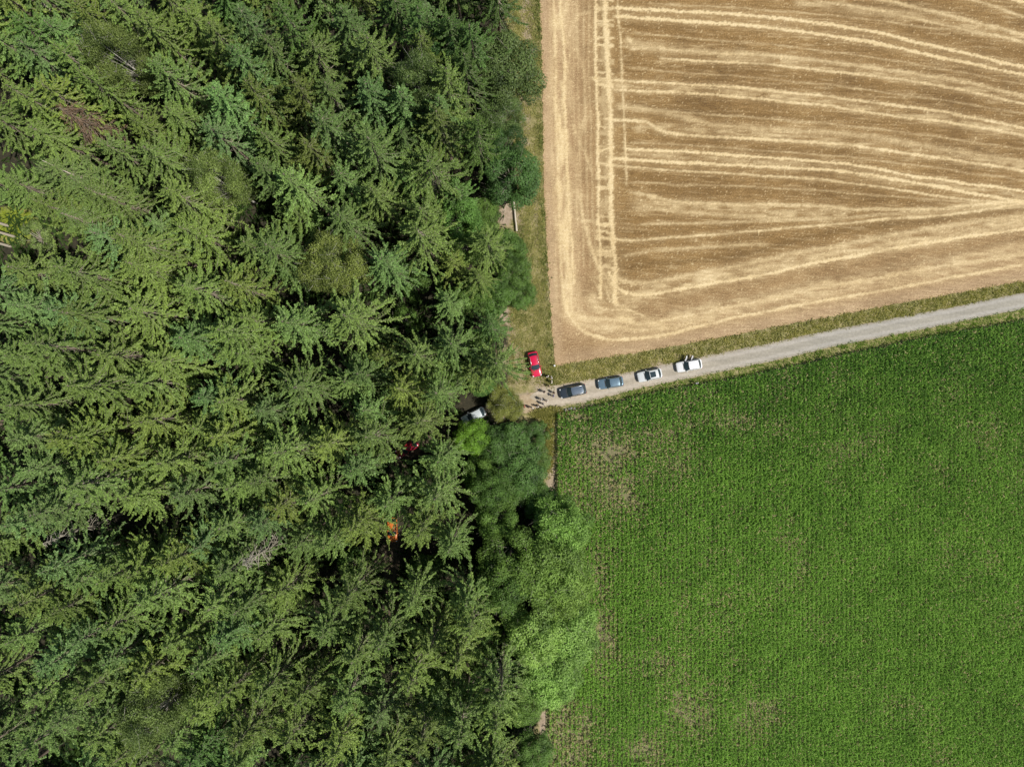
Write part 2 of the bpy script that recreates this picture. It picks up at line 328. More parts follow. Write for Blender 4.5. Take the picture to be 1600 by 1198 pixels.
    f = mul(n, mul(n, fine, 1.1), mul(n, rows, 0.45), 'ADD'); f = mul(n, mul(n, big, 0.45), f, 'ADD')
    base = ramp(n, f, [(0.72, (0.12, 0.07, 0.032)), (0.95, (0.29, 0.185, 0.085)), (1.12, (0.42, 0.29, 0.14)), (1.3, (0.72, 0.58, 0.36))])
    # the ramp only reads 0..1
    base = ramp(n, mul(n, f, 0.5), [(0.38, (0.095, 0.052, 0.018)), (0.48, (0.215, 0.126, 0.042)), (0.56, (0.33, 0.205, 0.076)), (0.66, (0.66, 0.48, 0.23))])
    hd = ramp(n, mul(n, f, 0.5), [(0.38, (0.22, 0.135, 0.07)), (0.48, (0.42, 0.275, 0.145)), (0.6, (0.68, 0.51, 0.30))])
    st = ramp(n, mul(n, f, 0.5), [(0.36, (0.42, 0.285, 0.13)), (0.46, (0.66, 0.50, 0.26)), (0.6, (0.82, 0.68, 0.42))])
    eg = ramp(n, mul(n, f, 0.5), [(0.38, (0.23, 0.15, 0.08)), (0.5, (0.43, 0.30, 0.175)), (0.62, (0.60, 0.46, 0.28))])
    c = mix(n, sp.outputs[2], base, hd); c = mix(n, mul(n, at.outputs['Alpha'], 0.75), c, eg)
    c = mix(n, sp.outputs[1], c, mix(n, 1.0, c, (0.62, 0.60, 0.55), 'MULTIPLY')); c = mix(n, sp.outputs[0], c, st)
    n.links.new(c, b.inputs['Base Color']); bump(n, b, f, 0.5, 0.08)
    tag(grid('stubble_field', X, Y, Z, [m], col), kind='structure')
build_stubble()

# ---- soil under the corn
def build_corn_soil():
    xs = np.linspace(0, 1, 200); U, V = np.meshgrid(xs, np.linspace(0, 1, 160))
    x0 = 868 + U * 900; yt = interp(x0, CTOP); PY = yt + V * (1420 - yt); PX = x0 + (interp(PY, CLEFT) - 868) * (1 - U) ** 5
    m, n, b = nodes('corn_soil', 1.0); P = pos(n)
    n.links.new(ramp(n, noise(n, 3, 7, 0.75, P), [(0.3, (0.09, 0.10, 0.045)), (0.5, (0.18, 0.165, 0.085)), (0.7, (0.32, 0.28, 0.17))]), b.inputs['Base Color'])
    tag(grid('corn_field_soil', (PX - 800) / S, (599 - PY) / S, PX * 0 + 0.02, [m]), kind='structure')
build_corn_soil()

# ---- road and forest track
def build_road():
    U, V = np.meshgrid(np.linspace(838, 1900, 900), np.linspace(0, 1, 14))
    a, c = interp(U, RUP), interp(U, RLO)
    a = a + (fbm(U / 9, U * 0 + 3, 12) - .5) * 2.4; c = c + (fbm(U / 9, U * 0 + 9, 13) - .5) * 2.4
    PY = a + (c - a) * V; PX = U + (V - .5) * 6 - (1 - np.abs(V - .5) * 2) * 5 * (U < 838.5)
    PX = PX + (fbm(V * 4 + 2, V * 0 + 5, 19) - .5) * 34 * np.exp(-(U - 838) / 9)
    col = np.stack([np.clip((PX - 850) / 450, 0, 1), np.abs(V - .5) * 2, V, V * 0 + 1], -1)
    m, n, b = nodes('road_gravel_asphalt', 0.95); P = pos(n); PL = pos(n, (0.25, 2.2, 1), (0, 0, R(-12)))
    at = N(n, 'ShaderNodeAttribute', attribute_name='paint'); sp = N(n, 'ShaderNodeSeparateColor'); n.links.new(at.outputs['Color'], sp.inputs[0])
    w = ramp(n, noise(n, 2.2, 8, 0.75, P), [(0.3, (0.36, 0.31, 0.25)), (0.7, (0.53, 0.47, 0.39))])
    g = ramp(n, noise(n, 2.2, 8, 0.75, P), [(0.3, (0.30, 0.285, 0.26)), (0.7, (0.44, 0.42, 0.38))])
    c = mix(n, sp.outputs[0], w, g); st = ramp(n, noise(n, 0.5, 5, 0.7, PL), [(0.35, (0.86, 0.86, 0.85)), (0.65, (1.08, 1.07, 1.05))])
    c = mix(n, 1.0, c, st, 'MULTIPLY'); rt = ramp(n, mul(n, sp.outputs[1], mul(n, noise(n, 0.9, 4, 0.6, PL), 0.25), 'ADD'), [(.38, (.92, .91, .86)), (.55, (1.08, 1.07, 1.06)), (.78, (1.05, 1.05, 1.04)), (.95, (.90, .87, .82))]); c = mix(n, 1.0, c, rt, 'MULTIPLY'); e = ramp(n, mul(n, sp.outputs[1], noise(n, 1.2, 5, 0.7, P)), [(0.45, (0, 0, 0)), (0.62, (1, 1, 1))])
    c = mix(n, mul(n, e, 0.6), c, (0.36, 0.28, 0.19)); n.links.new(c, b.inputs['Base Color']); bump(n, b, noise(n, 9, 5, 0.7, P), 0.3, 0.04)
    tag(grid('road', (PX - 800) / S, (599 - PY) / S, PX * 0 + 0.045 - 0.02 * (abs(V - .5) * 2) ** 4, [m], col), kind='structure')
    line = smoothline([(868, 622), (835, 628), (800, 636), (740, 654), (690, 672), (640, 702), (618, 740), (610, 790), (612, 850), (612, 900), (606, 960), (590, 1040)], 12)
    L = np.array(line); T = np.gradient(L, axis=0); T /= np.linalg.norm(T, axis=1)[:, None]; Nn = np.stack([-T[:, 1], T[:, 0]], 1)
    vs = np.linspace(-1, 1, 11); hw = np.interp(np.arange(len(L)), [0, 12, 30, 200], [13, 15, 13, 11])
    PX = L[:, 0][None] + vs[:, None] * (Nn[:, 0] * hw)[None]; PY = L[:, 1][None] + vs[:, None] * (Nn[:, 1] * hw)[None]
    j = (fbm(PX / 6, PY / 6, 17) - .5) * 7 * (abs(vs)[:, None] > .9); PX = PX + j; PY = PY + j
    m, n, b = nodes('track_earth', 1.0); P = pos(n)
    sx = N(n, 'ShaderNodeSeparateXYZ'); n.links.new(P, sx.inputs[0])
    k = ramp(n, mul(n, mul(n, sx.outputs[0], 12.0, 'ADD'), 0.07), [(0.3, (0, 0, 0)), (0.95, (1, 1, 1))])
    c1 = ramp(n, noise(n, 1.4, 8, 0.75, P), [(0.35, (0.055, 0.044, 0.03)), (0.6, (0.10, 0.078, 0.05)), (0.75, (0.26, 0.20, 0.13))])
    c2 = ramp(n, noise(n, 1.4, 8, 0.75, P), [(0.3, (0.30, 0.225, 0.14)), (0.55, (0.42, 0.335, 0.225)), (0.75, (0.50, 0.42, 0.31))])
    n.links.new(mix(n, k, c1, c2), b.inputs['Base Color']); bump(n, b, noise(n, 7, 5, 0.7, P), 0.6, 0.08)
    tag(grid('forest_track', (PX - 800) / S, (599 - PY) / S, PX * 0 + 0.022, [m]), kind='structure')
build_road()

# ---------------------------------------------------------------- grass, corn, undergrowth (stuff)
def blades(name, X, Y, n, hgt, wid, spread, mat, label, cat, tone=None, lean=0.5, z0=0.0, seed=1):
    r = np.random.default_rng(seed); c = len(X) * n
    bx = np.repeat(X, n) + r.normal(0, spread, c); by = np.repeat(Y, n) + r.normal(0, spread, c)
    t0 = np.repeat(tone, n) if tone is not None else np.full(c, .5); a = r.uniform(0, 2 * np.pi, c)
    h = hgt * r.uniform(.5, 1.3, c); w = wid * r.uniform(.6, 1.3, c); l = h * lean * r.uniform(.4, 1.6, c); b2 = a + r.uniform(-1.2, 1.2, c)
    sx, sy = -np.sin(a) * w, np.cos(a) * w; z = np.full(c, z0)
    v = np.stack([np.stack([bx - sx, by - sy, z], -1), np.stack([bx + sx, by + sy, z], -1),
                  np.stack([bx + sx * .7 + np.cos(b2) * l * .5, by + sy * .7 + np.sin(b2) * l * .5, z + h * .7], -1),
                  np.stack([bx - sx * .2 + np.cos(b2) * l, by - sy * .2 + np.sin(b2) * l, z + h * (1 - lean * .3)], -1)], 1).reshape(-1, 3)
    f = np.arange(c * 4).reshape(-1, 4); tn = np.clip(t0 + r.normal(0, .22, c), 0, 1.2)
    o = link(name, mesh(name, v, f, [mat], tone=np.repeat(tn, 4))); tag(o, label, cat, kind='stuff'); return o
def pts_in(n, x0, x1, y0, y1, fn, seed):
    r = np.random.default_rng(seed); x = r.uniform(x0, x1, n); y = r.uniform(y0, y1, n); k = fn(x, y) > r.random(n); return x[k], y[k]
def px2w(x, y): return (x - 800) / S, (599 - y) / S
def f_north(x, y):
    d = np.minimum(y - interp(x, FBOT), interp(x, RUP) - y); return np.clip(d / 2 + .4, 0, 1) * (x > 852) * (0.35 + .8 * fbm(x / 9, y / 9, 4))
x, y = pts_in(60000, 850, 1800, 400, 610, f_north, 11)
tn = 0.15 + 0.75 * fbm(x / 10, y / 10, 61); X, Y = px2w(x, y)
blades('verge_grass', X, Y, 5, 0.30, 0.05, 0.18, M_GRASS, 'yellowish rough grass verge between the stubble field and the road', 'grass', tn, 0.7, seed=1)
def f_south(x, y):
    d = np.minimum(y - interp(x, RLO), interp(x, CTOP) - y); return np.clip(d / 2 + .5, 0, 1) * (x > 858) * (0.5 + .6 * fbm(x / 9, y / 9, 14))
x, y = pts_in(60000, 855, 1800, 395, 655, f_south, 12)
M_GRASS2 = foliage('lush_verge_grass', (0.14, 0.26, 0.035), (0.42, 0.60, 0.11), 0.3, False)
tn = 0.1 + 0.8 * fbm(x / 12, y / 12, 62) * np.clip((x - 840) / 260, .3, 1); X, Y = px2w(x, y)
blades('roadside_grass', X, Y, 5, 0.26, 0.05, 0.16, M_GRASS2, 'bright green grass strip between the road and the corn', 'grass', tn, 0.6, seed=2)
def f_marg(x, y):
    l = interp(y, LEFT); b_ = np.clip((l - x) / 2, 0, 1) * np.clip((x - 790) / 10, 0, 1)
    d = .25 + .75 * np.clip((fbm(x / 6, y / 11, 24) - .38) * 6, 0, 1); d = np.maximum(d, np.clip(1 - (l - x) / 9, 0, 1) * .9)
    d = d * np.clip(np.hypot((x - 796) / 16, (y - 335) / 28), 0.15, 1) ** 2; d = d * np.where((y > 600) & (x < 868), .12, 1); d = np.where(y > 571, d * .8, d); return b_ * d
x, y = pts_in(60000, 785, 870, -150, 612, f_marg, 13)
tn = 0.1 + 0.7 * fbm(x / 8, y / 14, 63); X, Y = px2w(x, y)
blades('forest_edge_grass', X, Y, 3, 0.2, 0.04, 0.2, M_GRASS, 'patchy dry grass strip between forest and stubble field', 'grass', tn, 0.7, seed=3)
def f_green(x, y):
    l = interp(y, LEFT); k = np.clip(1 - (l - x) / 12, 0, 1) * (y > 0); k2 = np.exp(-((x - 815) / 9) ** 2 - ((y - 425) / 45) ** 2) * 1.2 + np.exp(-((x - 858) / 8) ** 2 - ((y - 582) / 10) ** 2) * .3
    return (x < l) * np.maximum(k * np.clip((fbm(x / 9, y / 22, 44) - .38) * 3, 0, 1) * .6, k2 * .9)
x, y = pts_in(26000, 790, 872, -100, 612, f_green, 15); tn = .2 + .6 * fbm(x / 8, y / 8, 65); X, Y = px2w(x, y)
M_GRASS3 = foliage('weed_leaves', (0.13, 0.17, 0.045), (0.36, 0.42, 0.13), 0.3, False)
blades('tall_green_weeds', X, Y, 4, 0.4, 0.06, 0.22, M_GRASS3, 'greener tufts of weeds along the edge of the stubble field', 'weeds', tn, 0.7, seed=4)
def f_corner(x, y): return (np.clip(1 - np.hypot((x - 858) / 30, (y - 645) / 11), 0, 1) * 2 + np.clip(1 - np.hypot((x - 856) / 11, (y - 690) / 60), 0, 1)) * (y > interp(x, RLO) + 1)
x, y = pts_in(9000, 820, 890, 636, 760, f_corner, 16); tn = .2 + .7 * fbm(x / 6, y / 6, 66); X, Y = px2w(x, y)
blades('corner_weeds', X, Y, 6, 0.5, 0.06, 0.2, M_GRASS, 'straggly weeds where track, road and corn meet', 'weeds', tn, 0.6, seed=5)
M_MOSS = foliage('moss_green_grass', (0.22, 0.29, 0.03), (0.40, 0.48, 0.06), 0.3, False)
def f_moss(x, y): return np.clip((1 - np.hypot((x - 24) / 32, (y - 348) / 30)) * 3, 0, 1) * np.clip((fbm(x / 7, y / 7, 27) - .38) * 6, 0, 1)
x, y = pts_in(3500, -40, 75, 300, 400, f_moss, 17); tn = .2 + .7 * fbm(x / 6, y / 6, 67); X, Y = px2w(x, y)
blades('clearing_moss', X, Y, 6, 0.3, 0.07, 0.25, M_MOSS, 'vivid yellow-green growth in the small clearing at far left', 'moss', tn, 0.6, seed=6)
# undergrowth on the forest floor
def f_under(x, y):
    ed = interp(y, [(-100, 800), (300, 792), (560, 780), (640, 790), (700, 835), (1198, 845)]); d = np.minimum(np.hypot((x - 640), (y - 695)) / 24, np.hypot((x - 742), (y - 650)) / 26)
    d = np.minimum(d, np.hypot((x - 612) / 14, (y - 880) / 70)); return (x < ed) * np.clip((fbm(x / 18, y / 18, 29) - .40) * 5, 0, 1) * np.clip(d - .6, 0, 1)
x, y = pts_in(22000, -120, 850, -120, 1320, f_under, 18); tn = .1 + .7 * fbm(x / 9, y / 9, 68); X, Y = px2w(x, y)
blades('undergrowth', X, Y, 9, 1.1, 0.13, 0.5, M_FERN, 'dark green undergrowth on the shaded forest floor', 'undergrowth', tn, 0.9, seed=7)

def build_corn():
    r = np.random.default_rng(3); rows = np.arange(840, 1850, 0.75 * S); step = 0.17 * S
    px = []; py = []
    for i, rx in enumerate(rows):
        yy = np.arange(420, 1330, step); yy = yy + r.uniform(-.5, .5, len(yy)) * step; px.append(np.full(len(yy), rx) + r.normal(0, .5, len(yy))); py.append(yy)
    px = np.concatenate(px); py = np.concatenate(py)
    inside = (py > interp(px, CTOP) + 1) & (px > interp(py, CLEFT) + 1)
    # thin, poor patches
    poor = np.zeros_like(px)
    for x, y, rx, ry, a in [(950, 705, 60, 44, .7), (965, 760, 55, 34, .62), (1130, 655, 60, 22, .35), (1040, 720, 50, 40, .35), (900, 790, 28, 40, .6), (1010, 680, 70, 22, .4), (1082, 1110, 42, 55, .5), (1030, 1040, 24, 45, .35), (1010, 1170, 35, 30, .5), (880, 1150, 55, 70, .62), (945, 1000, 18, 60, .5), (940, 880, 22, 60, .35), (1130, 950, 50, 50, .2), (1250, 880, 14, 70, .25),
                              (905, 690, 22, 40, .35), (1180, 1120, 40, 40, .4), (1330, 700, 60, 18, .3), (900, 650, 25, 8, .6)]:
        poor = np.maximum(poor, a * np.clip(1.3 - np.hypot((px - x) / rx, (py - y) / ry) - (fbm(px / 12, py / 12, 33) - .5) * 1.6, 0, 1))
    poor = np.clip(poor + .22 * np.clip(fbm(px / 40, py / 60, 39) - .53, 0, 1) * 4, 0, .9)
    lush = np.clip(1 - np.minimum(py - interp(px, CTOP), 40) / 22, 0, 1) * .8
    keep = inside & (r.random(len(px)) > poor * .75 * (1 - lush)); px, py, poor = px[keep], py[keep], poor[keep]
    X, Y = px2w(px, py); n = len(X); nl = 6; print('corn plants', n)
    size = (1.15 - .5 * poor) * r.uniform(.8, 1.15, n) * (0.9 + .35 * fbm(px / 30, py / 30, 45)); dry = np.clip(poor * 1.1 + r.normal(0, .1, n), 0, 1)
    tb = -.12 + .50 * fbm(px / 16, py / 22, 46) + .16 * vnoise(px / 80, py / 80, 47) + .44 * np.clip((py - interp(px, CTOP)) / 330, 0, 1) ** .8 - .05
    V = []; T = []
    for k in range(nl):
        a = r.uniform(0, 2 * np.pi, n) if k % 2 == 0 else a + np.pi + r.normal(0, .3, n)
        L = size * r.uniform(.28, .50, n); h0 = size * (0.35 + .85 * k / nl); up = r.uniform(.15, .6, n) * L
        c, s_ = np.cos(a), np.sin(a); w = .065 * r.uniform(.8, 1.2, n)
        def P(t, z, ws): return np.stack([X + c * L * t - s_ * w * ws, Y + s_ * L * t + c * w * ws, z], -1)
        zt = h0 + up; ze = h0 + up * .2 - .1 * L
        V.append(np.stack([P(.05, h0, -.6), P(.05, h0, .6), P(.5, zt, 1), P(.5, zt, -1), P(1, ze, .15), P(1, ze, -.15)], 1))
        hi = (r.random(n) < .12) * r.uniform(.5, 1.1, n); t_ = np.clip(tb + r.normal(0, .16, n) + hi, 0, 1.3); T.append(np.repeat(np.stack([t_ + (r.random(n) < dry * .55) * 2.0], 1), 6, 1))
    V = np.stack(V, 1).reshape(-1, 3); T = np.stack(T, 1).reshape(-1)
    b0 = np.arange(n * nl)[:, None] * 6; f = np.concatenate([b0 + np.array([0, 1, 2, 3]), b0 + np.array([3, 2, 4, 5])], 0)
    m = bpy.data.materials.new('corn'); m = M_CORN; nn = m.node_tree
    # dried leaves: tone above 2 turns straw coloured
    at = [q for q in nn.nodes if q.bl_idname == 'ShaderNodeAttribute'][0]; rp = [q for q in nn.nodes if q.bl_idname == 'ShaderNodeValToRGB'][0]
    dr = mul(nn, at.outputs['Fac'], 1.7, 'GREATER_THAN'); c = mix(nn, dr, rp.outputs[0], (0.50, 0.43, 0.22))
    for l in list(nn.links):
        if l.from_node == rp and l.to_node != c.node: to = l.to_socket; nn.links.remove(l); nn.links.new(c, to)
    o = link('corn_crop', mesh('corn_crop', V, f, [m], tone=T)); tag(o, 'green corn crop in close vertical rows, thin and dry in patches', 'corn', kind='stuff')
build_corn()

# ---------------------------------------------------------------- tree generators
def limb_quads(paths, sides=3):
    """paths: list of (pts Nx3, radii N) -> verts, faces of thin tubes"""
    V = []; F = []; off = 0
    for p, rd in paths:
        p = np.asarray(p, float); d = np.gradient(p, axis=0); d /= np.linalg.norm(d, axis=1)[:, None] + 1e-9
        ref = np.array([0, 0, 1.0]) if abs(d[0][2]) < .8 else np.array([1.0, 0, 0]); a = np.cross(d, ref); a /= np.linalg.norm(a, axis=1)[:, None] + 1e-9; b = np.cross(d, a)
        ang = np.arange(sides) * 2 * np.pi / sides
        r_ = p[:, None] + (a[:, None] * np.cos(ang)[None, :, None] + b[:, None] * np.sin(ang)[None, :, None]) * np.asarray(rd)[:, None, None]
        V.append(r_.reshape(-1, 3)); i = np.arange(len(p) * sides).reshape(len(p), sides) + off
        F.append(np.stack([i[:-1], np.roll(i[:-1], -1, 1), np.roll(i[1:], -1, 1), i[1:]], -1).reshape(-1, 4)); off += len(p) * sides
    return np.concatenate(V), np.concatenate(F)

def gen_spruce(seed, H=27, Rm=4.4, base=8, bw=0.55, droop=0.25, dens=1.0, mat=None, bare=0.12, el_top=34):
    r = np.random.default_rng(seed); V = []; T = []; paths = []
    z = H - 0.25; span = H - base; lopa = r.uniform(0, 2 * np.pi); az = 0
    while z > base:
        d = H - z; n = 5 if d < 1.2 else int(r.integers(4, 7))
        for k in range(n):
            az += 2 * np.pi / n * r.uniform(.7, 1.3)
            ln = Rm * min(1, (d / (span * .50))) ** .66 * r.uniform(.6, 1.22) * (1 + .12 * math.cos(az - lopa))
            if d > 2 and r.random() < .12: ln *= .5
            if d > span * .75: ln *= 1 - (d / span - .75) * 1.5
            ln = max(ln, .3); el = R(el_top + (-10 - el_top) * min(1, d / 6) ** .7 + r.normal(0, 5)); z0 = z + r.uniform(-.25, .25)
            m = max(4, int(ln / .13)); t = np.linspace(0, 1, m); bend = r.normal(0, .12)
            rr = ln * t; A = az + bend * t ** 2; zz = z0 + rr * math.tan(el) - droop * ln * (np.sin(t * np.pi * .62) * 1.1) + droop * ln * .75 * t ** 3
            P = np.stack([np.cos(A) * rr, np.sin(A) * rr, zz], -1); q = P[::max(1, m // 5)]; paths.append((q - np.array([0, 0, .05]), np.linspace(.024 + .006 * ln, .008, len(q))))
            D = np.gradient(P, axis=0); D /= np.linalg.norm(D, axis=1)[:, None] + 1e-9; Sd = np.stack([-np.sin(A), np.cos(A), A * 0], -1)
            start = bare * min(1, d / 5); sel = t > start
            P, D, Sd, t2 = P[sel], D[sel], Sd[sel], t[sel]; bt = r.normal(0, .07)
            if d > span * .7: P, D, Sd, t2 = P[::2], D[::2], Sd[::2], t2[::2]
            prof = (0.5 + .65 * np.sin(np.pi * np.clip((t2 - start) * .9 + .12, 0, 1))) * np.where(t2 > .85, 1 - (t2 - .85) * 3, 1) * (.8 + .4 * np.sin(t2 * ln * 5 + az))
            wl = bw * min(1, .5 + ln * .15) * prof; wh = .5 * min(1, .4 + ln * .2) * prof
            for sg, dn in ((1, .15), (-1, .15), (1, .75), (-1, .75), (0, 1.2), (0, -1)):
                if r.random() > dens and dn > .5: continue
                c = len(t2); j = r.normal(0, .16, (c, 3)); L = (wh if dn > .5 else wl) * r.uniform(.5, 1.3, c)
                if sg == 0 and dn > 0: L = L * .9
                if dn < 0: L = np.full(c, .16) * r.uniform(.6, 1.4, c)
                dr = Sd * sg * (.8 if dn < .5 else .32) + D * (.6 + .3 * (t2[:, None] > .9)) + np.array([0, 0, -1.0]) * dn + j
                dr /= np.linalg.norm(dr, axis=1)[:, None]; e = P + dr * L[:, None]
                wv = np.cross(dr, np.array([0, 0, 1.0]) + r.normal(0, .6, (c, 3))); wv /= np.linalg.norm(wv, axis=1)[:, None] + 1e-9; w = .062 * r.uniform(.7, 1.3, c)[:, None]
                mid = P + dr * L[:, None] * .55
                V.append(np.stack([P - wv * w * .5, mid - wv * w * 1.25, e, mid + wv * w * 1.25], 1))
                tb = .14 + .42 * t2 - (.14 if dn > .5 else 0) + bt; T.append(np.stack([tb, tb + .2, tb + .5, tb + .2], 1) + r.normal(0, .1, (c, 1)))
        z -= (.38 + .055 * min(d, 12)) * (1.0 if d < span * .7 else 1.2)
    V = np.concatenate(V).reshape(-1, 3); T = np.concatenate(T).reshape(-1)
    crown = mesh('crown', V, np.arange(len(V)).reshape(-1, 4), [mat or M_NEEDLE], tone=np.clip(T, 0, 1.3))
    lv, lf = limb_quads(paths); limbs = mesh('branches', lv, lf, [M_TWIG])
    b = MB(); b.tube([(0, 0, -.3), (0, 0, .4), (.05, 0, H * .4), (0, .05, H * .75), (0, 0, H)], [.36, .28, .2, .11, .015], 10)
    return [('trunk', b.data('trunk', M_BARK, True)), ('crown', crown), ('branches', limbs)], H, len(V) // 4

def gen_broad(seed, H=17, Rm=5, base=5, leaf=.30, lobes=60, per=260, airy=0.0, droop=0.0, bark=None, narrow=.55, multi=1, flat=.8):
    r = np.random.default_rng(seed); V = []; T = []; paths = []
    cz = (H + base) / 2; hz = (H - base) / 2; k = 0; cs = []
    while len(cs) < lobes and k < 8000:
        k += 1; u = r.normal(size=3); u /= np.linalg.norm(u); rad = r.uniform(.45, 1) ** .5
        p = np.array([u[0] * Rm * rad, u[1] * Rm * rad, cz + u[2] * hz * rad * flat]); nz = .75 + .5 * fbm(np.array([p[0] * .35 + seed]), np.array([p[1] * .35]), seed)[0]
        p[:2] *= nz
        if all(np.linalg.norm(p - c) > Rm * .19 for c in cs): cs.append(p)
    for c in cs:
        lr = Rm * r.uniform(.15, .31); n = int(per * (lr / (Rm * .23)) ** 2); u = r.normal(size=(n, 3)); u[:, 2] += .35; u /= np.linalg.norm(u, axis=1)[:, None]
        dd = r.uniform(.35 if airy else .6, 1.15, n) ** .6; p = c + u * (lr * dd)[:, None] * np.array([1.15, 1.15, .8]); p[:, 2] -= droop * r.random(n) * lr * 1.4
        nrm = u + r.normal(0, .45 + airy, (n, 3)); nrm[:, 2] += .5; nrm /= np.linalg.norm(nrm, axis=1)[:, None]
        a = np.cross(nrm, r.normal(size=(n, 3))); a /= np.linalg.norm(a, axis=1)[:, None]
        b = np.cross(nrm, a); L = leaf * r.uniform(.6, 1.3, n)[:, None] * .5
        V.append(np.stack([p - a * L, p + b * L * narrow, p + a * L, p - b * L * narrow], 1))
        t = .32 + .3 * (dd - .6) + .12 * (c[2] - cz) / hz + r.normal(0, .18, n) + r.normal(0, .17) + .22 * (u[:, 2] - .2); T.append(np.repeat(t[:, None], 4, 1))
        st = np.array([0, 0, base * .7 + r.uniform(0, .5) * (c[2] - base * .7)]); mdl = (st + c) / 2 + np.array([0, 0, .1 * Rm]) ; tt = np.linspace(0, 1, 5)[:, None]
        paths.append((st * (1 - tt) ** 2 + 2 * mdl * tt * (1 - tt) + c * tt ** 2, np.linspace(.032 if bark else .08, .014, 5)))
        for _ in range(3): e = c + r.normal(0, 1, 3) * lr * .7; e[2] = c[2] + abs(e[2] - c[2]); paths.append((np.array([c, (c + e) / 2 + r.normal(0, .08, 3), e]), [.025, .018, .01]))
    V = np.concatenate(V).reshape(-1, 3); T = np.concatenate(T).reshape(-1)
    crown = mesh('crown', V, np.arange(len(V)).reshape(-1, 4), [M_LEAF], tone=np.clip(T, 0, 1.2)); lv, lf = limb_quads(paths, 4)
    limbs = mesh('branches', lv, lf, [bark or M_LIMB]); b = MB(); b.tube([(0, 0, -.3), (0, 0, .3), (.1, .05, base), (0, 0, H * .75)], [.3, .24, .17, .05], 10)
    return [('trunk', b.data('trunk', bark or M_BARK, True)), ('crown', crown), ('branches', limbs)], H, len(V) // 4

def gen_dead(seed, H=24, Rm=3.2, brown=True):
    r = np.random.default_rng(seed); paths = []; tw = []; T = []; z = H - .3
    while z > H * .35:
        d = H - z
        for k in range(4 if brown else 3):
            az = r.uniform(0, 2 * np.pi); ln = Rm * min(1, d / 8) ** .6 * r.uniform(.5, 1.1) + .3; t = np.linspace(0, 1, 6)[:, None]; D = np.array([math.cos(az), math.sin(az), .1])
            P = np.array([0, 0, z]) + D * ln * t + np.array([0, 0, -.35 * ln]) * t ** 2; paths.append((P, np.linspace(.06, .015, 6)))
            for q in range(14 if brown else 4):
                s_ = r.uniform(.2, 1); p = np.array([0, 0, z]) + D * ln * s_ + np.array([0, 0, -.35 * ln]) * s_ * s_; e = p + np.array([D[0] * .3 + r.normal(0, .3), D[1] * .3 + r.normal(0, .3), r.normal(-.2, .2)])
                w = r.normal(0, .035, 3); tw.append([p - w, (p + e) / 2 - w, e, (p + e) / 2 + w]); T.append([.5] * 4)
        z -= .35 if brown else .8
    lv, lf = limb_quads(paths, 4); b = MB(); b.tube([(0, 0, -.3), (0, 0, .3), (.05, 0, H * .5), (0, 0, H)], [.32, .26, .16, .03], 10); tw = np.array(tw).reshape(-1, 3)
    return [('trunk', b.data('trunk', M_LIMB, True)), ('branches', mesh('branches', lv, lf, [M_LIMB if not brown else M_BARK])), ('twigs', mesh('twigs', tw, np.arange(len(tw)).reshape(-1, 4), [M_DEADT if brown else M_LIMB], tone=np.full(len(tw), .5)))], H, 0

PROTO = {}
tot = 0
for i in range(9):
    Hh = [25, 27, 24, 26, 25, 23, 27, 24, 26][i]; Rr = [4.4, 4.8, 3.9, 4.2, 3.7, 4.1, 4.7, 4.2, 5.1][i]
    g = gen_spruce(100 + i, Hh, Rr, Hh * .3, [.31, .38, .27, .34, .27, .33, .36, .30, .40][i], [.22, .3, .18, .26, .2, .34, .24, .14, .3][i], [1, 1, .9, 1, .85, 1, 1, .9, 1][i], bare=[.1, .16, .08, .2, .12, .1, .14, .22, .18][i]); PROTO['S%d' % i] = (g[0], g[1], Rr * 1.0); tot += g[2]
for i in range(3):      # fluffy, dense, stiff: firs and young spruce
    g = gen_spruce(140 + i, 22, 3.3, 4, .36, .04, 1, bare=.04, el_top=38); PROTO['F%d' % i] = (g[0], 22, 3.3); tot += g[2]
for i in range(2): g = gen_broad(200 + i, 18, 5.2, 5, .34, 52, 330); PROTO['L%d' % i] = (g[0], 18, 5.2); tot += g[2]
g = gen_broad(210, 20, 4.6, 6, .22, 85, 420, airy=.25, bark=M_BIRCH, flat=.9); PROTO['A0'] = (g[0], 20, 4.6)
g = gen_broad(220, 15, 5.6, 3, .40, 62, 430, airy=.12, droop=.2, narrow=.4); PROTO['W0'] = (g[0], 15, 5.6)
g = gen_broad(230, 7, 3.0, 1, .30, 34, 190); PROTO['U0'] = (g[0], 7, 3.0)
g = gen_broad(231, 4.2, 2.2, .5, .26, 22, 160); PROTO['U1'] = (g[0], 4.2, 2.2)
g = gen_dead(240, 24, 3.0, True); PROTO['X0'] = (g[0], 24, 3.0)
g = gen_dead(241, 23, 2.4, False); PROTO['X1'] = (g[0], 23, 2.4)
print('spruce quads', tot)

